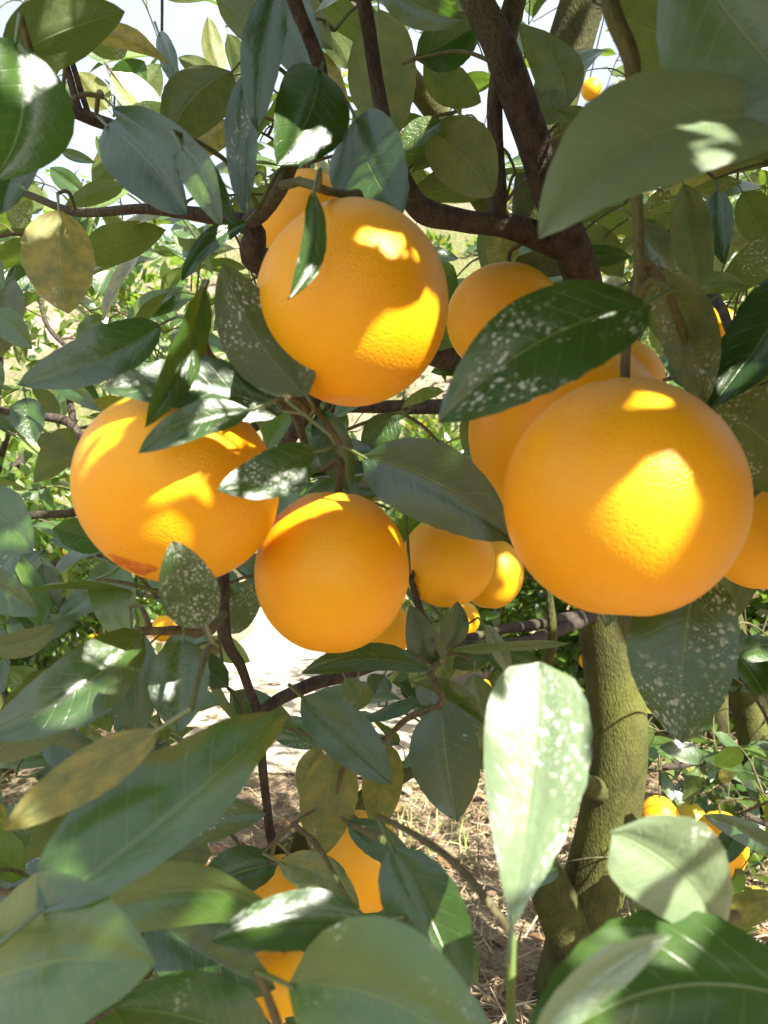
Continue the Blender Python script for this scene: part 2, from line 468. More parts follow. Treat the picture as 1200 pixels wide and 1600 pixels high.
# scrub on the hill
N = 260
sxx = rng.uniform(-30, 30, N); syy = rng.uniform(13, 29, N)
POS, AX, TP, SZ = [], [], [], []
for x, y in zip(sxx, syy):
    r = rng.uniform(.35, 1.1); m = int(90 * r + 40)
    d = rand_dirs(m); d[:, 2] = abs(d[:, 2]); rad = r * rng.uniform(.55, 1.0, m)
    p = np.array([x, y, hill_h(x, y)]) + d * rad[:, None] * np.array([1, 1, .85])
    POS.append(p); AX.append(d + rng.normal(scale=.6, size=(m, 3))); TP.append(np.tile([0, 0, 1.0], (m, 1)) + rng.normal(scale=.4, size=(m, 3))); SZ.append(rng.uniform(.16, .34, m))
POS, AX, TP, SZ = map(np.concatenate, (POS, AX, TP, SZ))
lcs = rand_lc(len(POS), .18, 0, .3, 1.0)
hs = leaf_mass('hillside_scrub', POS, AX, TP, SZ, lcs, None, M_FAR)
tag(hs, 'pale green scrub scattered over the dry sunlit hillside behind the orchard', 'scrub')

# ------------------------------------------------------------------ background orchard trees
def simple_tree(name, label, x, y, hgt, rad, nleaf, trunk_r, low=.25, indiv=40, bright=(.3, 1.0), group='orchard trees beyond the path', seed=0, lsize=(.07, .11), sy=1.0):
    r_ = random.Random(seed); root = empty(name, (x, y, float(height(x, y)) - .02)); tag(root, label, 'tree', group)
    z0 = root.location.z; base = np.array([x, y, z0])
    top = hgt - rad * .55
    path = smooth_path([[0, 0, 0], [r_.uniform(-.05, .05), r_.uniform(-.05, .05), top * .4], [r_.uniform(-.1, .1), r_.uniform(-.1, .1), top]], 10)
    V, Q, T = tube(path, np.linspace(trunk_r, trunk_r * .45, 10), 8, .08)
    add('trunk', raw_mesh('trunk', V, [Q, T], mat=M_BARK), root)
    tips = []
    for k in range(9):
        an = k * 2.4 + r_.random(); f = r_.uniform(.35, .95); st = path[int(f * 9)]
        ln = rad * r_.uniform(.6, .92); up = r_.uniform(-.1, .75)
        en = st + np.array([math.cos(an) * ln, math.sin(an) * ln * sy, ln * up])
        mid = (st + en) / 2 + np.array([0, 0, .08])
        pp = smooth_path([st, mid, en], 7)
        V, Q, T = tube(pp, np.linspace(trunk_r * .45, .006, 7), 6, .08)
        add('branch', raw_mesh('branch', V, [Q, T], mat=M_DARK), root)
    # crown: leaf clumps over a rough dome
    cz = low + (hgt - low) / 2; ncl = max(30, nleaf // 60)
    d = rand_dirs(ncl); rr = rng.uniform(.45, 1.0, ncl) ** .6
    cc = np.stack([d[:, 0] * rad * rr, d[:, 1] * rad * sy * rr, cz + d[:, 2] * (hgt - low) / 2 * rr], 1)
    k = rng.integers(0, ncl, nleaf); dd = rng.normal(size=(nleaf, 3)) * rad * .13
    pos = cc[k] + dd; pos = pos[pos[:, 2] > .05]
    n = len(pos)
    out = pos - np.array([0, 0, cz * .8]); out /= np.linalg.norm(out, axis=1)[:, None]
    ax = out * .8 + rng.normal(scale=.55, size=(n, 3)); ax[:, 2] -= .25
    tp = out * .6 + np.array([0, 0, .8]) + rng.normal(scale=.35, size=(n, 3))
    sz = rng.uniform(*lsize, n); lc = rand_lc(n, .07, .04, *bright)
    # the leaves that show largest (nearest the viewer) are single parts
    wp = pos + base
    order = np.argsort(np.linalg.norm(wp - np.array([0, 0, 1.0]), axis=1))
    ii = order[:indiv]; rest = order[indiv:]
    leaf_mass('crown', pos[rest], ax[rest], tp[rest], sz[rest], lc[rest], root, M_FAR)
    s, a, nn = frames(ax[ii], tp[ii])
    for q, i in enumerate(ii):
        V, Q, UV = TPL_M[q % len(TPL_M)]
        pts = sz[i] * (V[:, 0:1] * s[q] + V[:, 1:2] * a[q] + V[:, 2:3] * nn[q])
        add('leaf', raw_mesh('leaf', pts, Q, UV, np.tile(lc[i], (len(V), 1)), M_FAR), root, pos[i])
    return root, cc + base

BUSH = []
BUSHLAB = ['low bushy tree right of the pale path', 'round tree behind the forked trunk', 'leafy near tree left of the path', 'squat tree left of the near row', 'second tree along the left side of the path', 'second tree along the right side of the path', 'last tree along the right side of the path', 'tree closing the end of the path', 'left tree at the hill foot', 'broad right tree at the hill foot']
for i, (lab, x, y, h, r, n, ind) in enumerate([
        ('low bushy orange tree in full sun right of the pale path', .98, 3.75, 1.35, .72, 6000, 90),
        ('sunlit round orange tree behind the forked neighbouring trunk', 1.95, 3.7, 1.5, .8, 5600, 60),
        ('leafy orange tree left of the path with twigs reaching over it', -2.1, 4.4, 1.35, .85, 6000, 60),
        ('squat orange tree at the far left of the near row', -3.6, 5.3, 1.5, .95, 5000, 40),
        ('orange tree standing second along the left side of the path', -2.35, 6.6, 1.5, .9, 4500, 30),
        ('orange tree standing second along the right side of the path', .9, 6.6, 1.55, .9, 4500, 30),
        ('orange tree farthest along the right side of the path', 1.5, 9.3, 1.7, 1.1, 4000, 20),
        ('orange tree closing the end of the path under the hill', -.9, 11.2, 1.75, 1.2, 4200, 20),
        ('orange tree at the hill foot on the far left', -4.3, 9.4, 1.8, 1.2, 4200, 20),
        ('broad orange tree at the hill foot on the far right', 4.4, 8.2, 1.9, 1.3, 4200, 20)]):
    root, cc = simple_tree('orchard_tree', lab, x, y, h, r, n, .06, .1, ind, (.45, 1.0), seed=i)
    BUSH.append((x, y, h, r))
simple_tree('orchard_tree', 'tall leafy orange tree in sun between the viewer and the left row', -1.42, 2.75, 2.3, .85, 3000, .045, .75, 200, (.6, 1.0), seed=31, lsize=(.05, .085))
simple_tree('orchard_tree', 'tall leafy orange tree right behind the forked neighbouring trunk', 1.45, 3.2, 2.5, .85, 2000, .05, .85, 120, (.4, 1.0), seed=32)

# ------------------------------------------------------------------ main tree: trunk and branches
TREE_LOC = P(890, 1605, 1.47); TREE_LOC[2] = float(height(TREE_LOC[0], TREE_LOC[1])) - .03
tree = empty('orange_tree', TREE_LOC)
tag(tree, 'fruit laden orange tree with mossy trunk and spotted dark green leaves', 'tree')
CAND = []          # points on wood that a petiole or a stalk can spring from
def branch(name, pts, mat, sides=10, lump=.06, parent=None, loc=TREE_LOC, n=None, collect=True):
    W = np.array([[*P(x, y, d), r / 1000.0] for x, y, d, r in pts])
    n = n or max(8, 6 * len(W)); S = smooth_path(W, n)
    S[:, 3] = np.maximum(S[:, 3], .0008)
    ar = np.concatenate([[0], np.cumsum(np.linalg.norm(np.diff(S[:, :3], axis=0), axis=1))])[1:-1, None] / max(.004, S[0, 3]); S[1:-1, :3] += np.sin(ar * np.array([.55, .8, .4]) + rng.random(3) * 6) * S[1:-1, 3:4] * .12
    V, Q, T = tube(S[:, :3], S[:, 3], sides, lump)
    add(name, raw_mesh(name, V - loc, [Q, T], mat=mat), parent or tree)
    if collect:
        for p in S: CAND.append(p)
    return S
branch('trunk', [(886, 1640, 1.47, 82), (905, 1500, 1.46, 66), (942, 1300, 1.45, 58), (961, 1150, 1.45, 56), (954, 1000, 1.45, 54), (938, 850, 1.45, 53), (880, 600, 1.42, 50), (850, 450, 1.4, 48), (838, 330, 1.38, 46), (860, 200, 1.36, 44), (890, 90, 1.34, 42), (925, -40, 1.3, 38), (970, -250, 1.25, 30)], M_BARK, 28, .018, n=110, collect=False)
branch('branch', [(915, 1530, 1.46, 52), (862, 1400, 1.42, 42), (818, 1280, 1.38, 30), (802, 1150, 1.3, 18), (835, 1060, 1.25, 10), (862, 1010, 1.2, 8), (853, 900, 1.2, 6), (835, 820, 1.15, 5)], M_BARK, 14)
branch('branch', [(955, 1240, 1.45, 25), (850, 1205, 1.25, 18), (740, 1185, 1.05, 14), (640, 1200, .9, 12), (540, 1270, .82, 12), (440, 1335, .78, 12), (385, 1350, .76, 10), (300, 1400, .7, 8), (150, 1480, .6, 6), (0, 1560, .5, 5), (-120, 1600, .42, 4)], M_BARK)
branch('branch', [(440, 1335, .78, 8), (422, 1300, .77, 5), (411, 1200, .75, 4.6), (402, 1115, .74, 4.6), (378, 1045, .72, 4.8), (354, 1000, .7, 5.5), (349, 900, .68, 5.5), (345, 850, .66, 5), (400, 760, .6, 5), (470, 660, .5, 5), (520, 560, .52, 6)], M_DARK)
branch('branch', [(398, 1118, .74, 5), (440, 1090, .74, 6.5), (500, 1066, .76, 7), (600, 1035, .8, 7), (700, 1010, .9, 7), (830, 1000, 1.15, 9), (930, 960, 1.43, 14)], M_DARK)
branch('branch', [(885, 620, 1.4, 30), (900, 560, 1.1, 24), (915, 480, .8, 18), (903, 425, .62, 15), (872, 335, .58, 13.5), (840, 230, .56, 13), (800, 120, .54, 13), (776, 60, .53, 12), (745, 0, .52, 11), (700, -120, .5, 9), (640, -260, .45, 7)], M_DARK, 14, .07, n=70)
branch('branch', [(786, 80, .54, 9), (803, 0, .53, 8), (835, -120, .5, 6), (880, -260, .42, 5)], M_DARK)
branch('branch', [(779, 345, .575, 7), (776, 250, .57, 6), (774, 150, .56, 6), (783, 85, .55, 7)], M_DARK)
branch('branch', [(885, 388, .6, 12), (800, 352, .58, 9.5), (720, 345, .56, 8.5), (660, 332, .54, 9), (636, 290, .52, 7), (621, 250, .51, 5), (600, 190, .5, 5), (586, 120, .5, 5), (568, 0, .48, 5), (540, -120, .45, 4)], M_DARK)
branch('branch', [(855, 430, 1.4, 30), (760, 320, 1.3, 22), (690, 190, 1.2, 20), (630, 110, 1.15, 18), (560, 10, 1.1, 16), (480, -100, 1.05, 12)], M_BARK, 12)
branch('branch', [(900, 720, 1.43, 38), (980, 520, 1.35, 30), (1040, 380, 1.3, 28), (1043, 300, 1.25, 25), (1080, 150, 1.2, 20), (1150, 0, 1.1, 16), (1230, -150, 1.0, 12)], M_BARK, 12)
branch('branch', [(862, 520, 1.4, 26), (760, 560, 1.0, 18), (600, 520, .75, 14), (480, 440, .6, 11), (402, 400, .52, 10), (388, 350, .5, 7), (240, 326, .5, 3.6), (120, 332, .52, 3), (30, 300, .55, 2.6), (-80, 270, .6, 3)], M_DARK)
branch('branch', [(388, 350, .5, 6), (440, 290, .45, 5), (480, 180, .43, 4), (500, 110, .42, 4), (460, 0, .4, 4), (430, -100, .38, 3)], M_DARK)
branch('branch', [(560, 10, 1.1, 11), (420, 100, .95, 8), (250, 220, .85, 7), (165, 193, .75, 6.5), (85, 160, .7, 5.5), (0, 120, .65, 4), (-90, 90, .6, 3)], M_DARK)
branch('branch', [(125, 176, .72, 4), (105, 110, .71, 3.4), (75, 0, .68, 3.4), (60, -100, .65, 3)], M_DARK)
branch('branch', [(140, 183, .73, 3), (102, 60, .7, 2.6), (85, -60, .66, 2.4)], M_DARK)
branch('branch', [(835, -120, .5, 6), (930, -180, .32, 4), (955, 0, .295, 3.6), (981, 80, .292, 3.6), (988, 130, .292, 3.2), (997, 340, .294, 2.2), (996, 420, .296, 2), (994, 500, .298, 1.8)], M_TWIG, 8)
branch('branch', [(999, 400, .296, 2), (1040, 450, .33, 2), (1100, 590, .37, 2), (1180, 640, .40, 2), (1300, 700, .40, 2)], M_TWIG, 8)
branch('branch', [(1080, 150, 1.2, 8), (1180, 120, .8, 6), (1280, 140, .4, 4), (1320, 150, .25, 2.5)], M_TWIG, 8)
branch('branch', [(1080, 150, 1.2, 8), (1130, -120, .8, 6), (1120, -150, .4, 4), (1060, -110, .25, 2.5)], M_TWIG, 8)
branch('branch', [(0, 1560, .5, 5), (120, 1700, .36, 4), (330, 1720, .25, 3), (600, 1740, .2, 3), (800, 1720, .2, 3), (1000, 1740, .18, 3), (1300, 1680, .18, 3)], M_TWIG, 8)
branch('branch', [(-120, 1600, .42, 4), (-130, 1400, .28, 3), (-80, 1250, .26, 3), (-100, 1100, .32, 3), (-120, 900, .36, 3), (-90, 780, .4, 3)], M_TWIG, 8)
branch('branch', [(862, 640, 1.42, 20), (480, 640, 1.32, 10), (300, 720, 1.26, 9), (140, 688, 1.2, 9), (100, 656, 1.2, 8), (0, 640, 1.2, 6), (-100, 600, 1.2, 4)], M_DARK)
branch('branch', [(300, 720, 1.26, 8), (140, 795, 1.15, 7), (40, 806, 1.1, 6), (-80, 840, 1.05, 4)], M_DARK)
branch('branch', [(115, 660, 1.2, 6), (108, 610, 1.2, 5), (120, 560, 1.22, 4), (70, 500, 1.22, 4), (60, 380, 1.2, 3)], M_DARK)
branch('branch', [(470, 660, .5, 4), (457, 636, .435, 3), (478, 700, .42, 2.3), (488, 735, .42, 2)], M_TWIG, 8)
branch('branch', [(457, 636, .435, 3), (432, 630, .37, 2.6), (330, 560, .345, 2.2), (312, 480, .335, 2), (322, 440, .34, 1.8)], M_TWIG, 8)
branch('branch', [(350, 960, .68, 4), (322, 985, .46, 3), (270, 985, .38, 2.4), (212, 985, .36, 2.2)], M_TWIG, 8)
branch('branch', [(700, 1010, .9, 5), (684, 1036, .6, 3), (674, 1052, .46, 2.4), (690, 1098, .44, 2), (640, 1120, .45, 2), (595, 1158, .46, 1.8), (530, 1168, .43, 1.8)], M_TWIG, 8)
branch('branch', [(930, 960, 1.43, 14), (780, 985, 1.1, 7), (700, 1000, .9, 5), (660, 960, .75, 4), (640, 900, .7, 3)], M_DARK, 8)
branch('branch', [(490, 450, .62, 4), (468, 330, .72, 3), (476, 255, .67, 2), (480, 236, .64, 2)], M_TWIG, 8)
branch('branch', [(440, 290, .45, 3), (468, 284, .38, 2.4), (492, 292, .315, 2), (520, 300, .33, 1.8)], M_TWIG, 8)
branch('branch', [(540, 1270, .82, 5), (560, 1290, .5, 3), (550, 1288, .435, 2), (600, 1312, .3, 1.8)], M_TWIG, 8)
branch('branch', [(1000, 1740, .18, 3), (1050, 1620, .225, 2), (1062, 1470, .222, 1.8), (1150, 1430, .24, 1.8)], M_TWIG, 8)
branch('branch', [(800, 1720, .2, 3), (798, 1600, .225, 1.6), (800, 1460, .226, 1.5)], M_GSTEM, 8)
branch('branch', [(1300, 1680, .18, 3), (1330, 1560, .2, 2)], M_TWIG, 8)
branch('branch', [(1040, 380, 1.3, 10), (1120, 470, 1.0, 7), (1180, 640, .7, 5), (1230, 780, .55, 4), (1260, 1000, .5, 4), (1230, 1200, .6, 3)], M_DARK, 8)

# ------------------------------------------------------------------ neighbouring forked tree on the right
NB_LOC = P(1190, 1330, 2.3); NB_LOC[2] = float(height(NB_LOC[0], NB_LOC[1])) - .02
nb = empty('orange_tree', NB_LOC)
tag(nb, 'neighbouring orange tree with forked mossy trunk behind the spotted hanging leaf', 'tree')
NBC = []
def nbranch(name, pts, mat, **k):
    S = branch(name, pts, mat, parent=nb, loc=NB_LOC, collect=False, **k)
    NBC.extend(S); return S
nbranch('trunk', [(1192, 1340, 2.3, 62), (1185, 1200, 2.3, 50), (1165, 1100, 2.28, 46), (1140, 980, 2.25, 42), (1115, 880, 2.2, 38), (1090, 700, 2.1, 32), (1060, 500, 2.0, 26), (1050, 300, 2.0, 16)], M_BARK, sides=18, n=60)
nbranch('branch', [(1183, 1190, 2.3, 44), (1205, 1060, 2.3, 36), (1240, 900, 2.3, 30), (1290, 600, 2.2, 20), (1330, 300, 2.1, 12)], M_BARK, sides=14)
nbranch('branch', [(1190, 1270, 2.3, 30), (1160, 1230, 2.1, 18), (1115, 1190, 1.95, 14), (1060, 1195, 1.85, 9), (1005, 1205, 1.8, 6)], M_DARK)
nbranch('branch', [(1185, 1280, 2.3, 24), (1240, 1220, 1.9, 14), (1250, 1240, 1.4, 8), (1220, 1290, 1.1, 5), (1160, 1270, 1.05, 4)], M_DARK)

CANDA = np.array(CAND); NBCA = np.array(NBC)

# ------------------------------------------------------------------ oranges
ORANGES = []       # centre, radius
HB = np.zeros((0, 4))   # x, y, depth, radius of the picked-out leaves
def wood_route(p0, first_dir, cands, exclude=None):
    """nearest good point on the wood, avoiding lines through or across the fruit and the big leaves"""
    d = np.linalg.norm(cands[:, :3] - p0, axis=1)
    ii = np.argsort(d)[:100]
    if d[ii[0]] < .004: return cands[ii[0], :3], d[ii[0]]
    q = cands[ii, :3]; sc = d[ii] * 1.3
    t = np.linspace(.08, .98, 12)[None, :, None]
    m = p0 * (1 - t) + q[:, None] * t                       # k,12,3
    mp = np.stack([600 + m[..., 0] / np.maximum(m[..., 1], .02) * F, 800 - (m[..., 2] - CAM_H) / np.maximum(m[..., 1], .02) * F], -1)
    for (c, r) in ORANGES:
        if exclude is not None and np.allclose(c, exclude): continue
        sc += .25 * np.sum(np.linalg.norm(m - c, axis=2) < r * 1.03, 1)
        cp = np.array(px(c))
        sc += .009 * np.sum((np.linalg.norm(mp - cp, axis=2) < r / c[1] * F) & (m[..., 1] < c[1]), 1)
    for h in HB:
        sc += .007 * np.sum((np.linalg.norm(mp - h[:2], axis=2) < h[3]) & (m[..., 1] < h[2] - .004) & (t[..., 0] > .15), 1)
    sc *= np.where((q - p0) @ first_dir < 0, 1.15, 1.0) * np.where(q[:, 1] < p0[1], 1.1, 1.0)
    k = int(np.argmin(sc))
    return q[k], np.linalg.norm(q[k] - p0)

def orange(cx, cy, rx, d, label, ry=None, axis=(0.05, -.05, 1), green=0.0, navel=False, cands=None, hi=True, group=None, c3=None, r3=None, stalk=True):
    C = P(cx, cy, d) if c3 is None else c3
    r = rx / F * d if r3 is None else r3
    k = (ry / rx) if ry else random.uniform(.98, 1.06)
    ax = unit(axis); e1 = unit(np.cross(ax, [0.2, 1, 0.1])); e2 = np.cross(ax, e1)
    nu, nv = (56, 36) if hi else (20, 12)
    th = np.linspace(0, math.pi, nv + 1); ph = np.linspace(0, 2 * math.pi, nu, endpoint=False)
    TH, PH = np.meshgrid(th, ph, indexing='ij')
    a1, a2, a3 = [random.random() * 6 for _ in range(3)]
    rr = 1 + .018 * np.sin(PH + a3) * np.sin(TH) * np.cos(TH) + .014 * np.sin(2 * PH + a1) * np.sin(TH) + .008 * np.sin(3 * PH + a2) * np.sin(TH) ** 2 + .01 * np.cos(2 * TH + a3)
    rr = rr - .075 * np.exp(-(TH / .17) ** 2) + .012 * np.exp(-((TH - .42) / .2) ** 2) - .035 * np.exp(-((math.pi - TH) / .14) ** 2)
    rr = rr + .006 * np.sin(9 * PH + a1) * np.exp(-((TH - .3) / .22) ** 2)
    V = (C + r * rr[..., None] * (np.sin(TH)[..., None] * (np.cos(PH)[..., None] * e1 + np.sin(PH)[..., None] * e2) + k * np.cos(TH)[..., None] * ax))
    V[0] = V[0].mean(0); V[-1] = V[-1].mean(0)
    idx = np.arange((nv + 1) * nu).reshape(nv + 1, nu); nx = np.roll(idx, -1, 1)
    Q = np.stack([idx[:-1], idx[1:], nx[1:], nx[:-1]], -1).reshape(-1, 4)
    # merge poles by keeping tiny rings
    V[0] += 1e-5 * (np.cos(PH[0])[:, None] * e1 + np.sin(PH[0])[:, None] * e2); V[-1] += 1e-5 * (np.cos(PH[0])[:, None] * e1 + np.sin(PH[0])[:, None] * e2)
    hgt = ((np.cos(TH) + 1) / 2).reshape(-1)
    lc = np.stack([hgt, np.full(len(hgt), green), np.full(len(hgt), random.random())], 1)
    base = C - ax * r * k
    root = empty('orange', base); tag(root, label, 'orange', group)
    pl_ = add('peel', raw_mesh('peel', V.reshape(-1, 3) - base, Q, None, lc, M_PEEL), root)
    top = C + ax * r * k * .925
    if hi:
        CV = [top + ax * .0022]; CF = []
        for i in range(20):
            a = 2 * math.pi * i / 20; q = .0062 if i % 4 == 0 else (.0048 if i % 2 else .0040)
            CV.append(top + q * (math.cos(a) * e1 + math.sin(a) * e2) + ax * (.0014 if i % 4 else .0006))
        for i in range(20): CF.append([0, 1 + i, 1 + (i + 1) % 20])
        for i in range(20):
            CV.append(top + .003 * (math.cos(2 * math.pi * i / 20) * e1 + math.sin(2 * math.pi * i / 20) * e2) - ax * .002)
        for i in range(20): CF.append([1 + i, 21 + i, 21 + (i + 1) % 20]); CF.append([1 + i, 21 + (i + 1) % 20, 1 + (i + 1) % 20])
        cal_ = add('calyx', raw_mesh('calyx', np.array(CV) - base, np.array(CF), mat=M_CALYX, smooth=False), root)
    if stalk:
        cd = CANDA if cands is None else cands
        q, dist = wood_route(top, ax, cd, exclude=C)
        bow = np.linalg.norm(q - top) * .22
        S = smooth_path([top, top + ax * min(.02, dist * .5), (top + q) / 2 + ax * bow, q], 12)
        V, Qd, T = tube(S, np.linspace(.0021, .0019, 12), 7, .05)
        st_ = add('stalk', raw_mesh('stalk', V - base, [Qd, T], mat=M_TWIG), root)
        if hi: cal_.parent = st_
        STALKS.append(np.column_stack([S, np.full(len(S), .002)]))
    if navel:
        p = C - ax * r * k * .985
        NV = []; NF = []
        for ring, (q, o) in enumerate(((.0085, .0010), (.0060, -.0006), (.0036, .0004), (.0012, .0010))):
            for i in range(16):
                a = 2 * math.pi * i / 16; w = 1 + .22 * math.sin(3 * a + ring)
                NV.append(p + q * w * (math.cos(a) * e1 * 1.25 + math.sin(a) * e2 * .75) + ax * o)
        for ring in range(3):
            for i in range(16): NF.append([ring * 16 + i, (ring + 1) * 16 + i, (ring + 1) * 16 + (i + 1) % 16, ring * 16 + (i + 1) % 16])
        add('navel', raw_mesh('navel', np.array(NV) - base, np.array(NF), mat=M_SCAR), pl_)
    return root

SPEC = [
 (552, 478, 150, .345, 158, (.05, .12, 1), 0, 0, 'large orange hanging highest of the near cluster with a twisted leaf across its left side'),
 (277, 762, 158, .345, 148, (.30, .5, .81), 0, 1, 'large orange tilted to show the brown navel scar at its lower end'),
 (518, 893, 119, .385, 127, (.08, .10, 1), 0, 0, 'orange hanging between the navel scarred one and the small pair behind it'),
 (972, 778, 181, .298, 187, (.08, .16, 1), 0, 0, 'biggest orange hanging straight down from a thin vertical stalk before the trunk'),
 (885, 678, 155, .40, 152, (.35, .2, .9), .02, 0, 'orange tucked behind the biggest one and half under a white spotted leaf'),
 (972, 598, 66, .66, 66, (0, .1, 1), .02, 0, 'small orange peeping above the biggest one behind its stalk'),
 (788, 500, 88, .60, 86, (.1, .1, 1), .14, 0, 'shaded yellowish orange above the white spotted leaf, under the dark branch'),
 (699, 877, 72, .74, 72, (-.2, .2, 1), .02, 0, 'smaller orange hanging behind the dark curved leaf, left of its paired fruit'),
 (768, 897, 51, 1.02, 54, (.1, .1, 1), 0, 0, 'orange with a sunlit right edge half hidden by the smaller orange beside it'),
 (1190, 834, 88, .58, 87, (0, .1, 1), 0, 0, 'orange in shade just behind the right side of the biggest orange'),
 (480, 344, 72, .62, 75, (0, .1, 1), 0, 0, 'orange mostly hidden behind the highest near orange, showing past its top'),
 (602, 985, 42, 1.05, 44, (0, .1, 1), 0, 0, 'orange nearly hidden under the middle hanging orange beside dark folded leaves'),
 (724, 968, 26, 1.6, 28, (0, .1, 1), 0, 0, 'tiny looking far orange showing below the small hanging pair'),
 (757, 1074, 11, 2.6, 12, (0, .1, 1), 0, 0, 'far orange low beside the pale sunlit leaf top'),
 (562, 1348, 68, .70, 76, (-.25, .1, 1), .05, 0, 'low orange hanging behind an olive spotted leaf above the straw'),
 (442, 1405, 64, .74, 64, (.1, .1, 1), .03, 0, 'low orange beside the lower limb, behind a yellow green leaf'),
 (436, 1535, 56, .74, 52, (.1, .1, 1), .02, 0, 'lowest orange under the big glossy spotted leaf'),
 (268, 1360, 56, .86, 56, (.1, .1, 1), .06, 0, 'shaded orange behind the long glossy sky reflecting leaf'),
 (256, 982, 19, 2.2, 21, (0, .1, 1), 0, 0, 'small far orange seen through leaves below the navel scarred one'),
 (1122, 512, 31, 1.2, 31, (0, .1, 1), 0, 0, 'orange showing through olive leaves above the biggest one on the right'),
 (924, 140, 16, 2.3, 17, (0, .1, 1), 0, 0, 'far orange peeping beside the upper mossy trunk'),
]
STALKS = []
for s in SPEC: ORANGES.append((P(s[0], s[1], s[3]), s[2] / F * s[3]))
for (cx, cy, rx, d, ry, ax, gr, nav, lab) in SPEC:
    far = d > 1.5 and cx < 1000
    orange(cx, cy, rx, d, lab, ry, ax, gr, bool(nav), hi=rx > 24)
for (cx, cy, rx, d, ry, gr, lab) in [
    (1030, 1283, 32, 1.55, 38, 0.0, 'orange with two sun flecks hanging right beside the trunk near the ground'),
    (1079, 1286, 27, 1.68, 30, .75, 'unripe green fruit between two oranges low beside the trunk'),
    (1126, 1321, 41, 1.22, 51, 0.0, 'low orange with a dark leaf across it by the forked trunk'),
    (1120, 1085, 11, 3.1, 12, 0.0, 'tiny far orange left of the forked trunk')]:
    ORANGES.append((P(cx, cy, d), rx / F * d))
    orange(cx, cy, rx, d, lab, ry, (.05, .1, 1), gr, cands=NBCA, hi=rx > 24)

# oranges on the background trees
k = 0
for i, (x, y, h, r) in enumerate(BUSH):
    nn_ = [7, 6, 14, 12, 8, 6, 5, 5, 8, 6][i]
    for q in range(nn_):
        a = rng.uniform(-math.pi * .95, -math.pi * .05); zz = rng.uniform(.3, h * .85)
        ww = r * .97 * math.sqrt(max(.1, 1 - ((zz - h * .52) / (h * .5)) ** 2))
        c3 = np.array([x + math.cos(a) * ww, y + math.sin(a) * ww, zz])
        ob = orange(0, 0, 1, 1, 'small orange on the ' + BUSHLAB[i], axis=(rng.normal() * .1, rng.normal() * .1, 1), hi=False, group='oranges on the ' + BUSHLAB[i], c3=c3, r3=.038, stalk=False)
        S = smooth_path([c3 + [0, 0, .036], c3 + [0, 0, .06], c3 + np.array([-math.cos(a), -math.sin(a), .6]) * .16], 6)
        V, Qd, T = tube(S, .002, 5, 0); add('stalk', raw_mesh('stalk', V - np.array(ob.location), [Qd, T], mat=M_TWIG), ob)

CANDA = np.vstack([CANDA] + [s[3:] for s in STALKS[:6]])

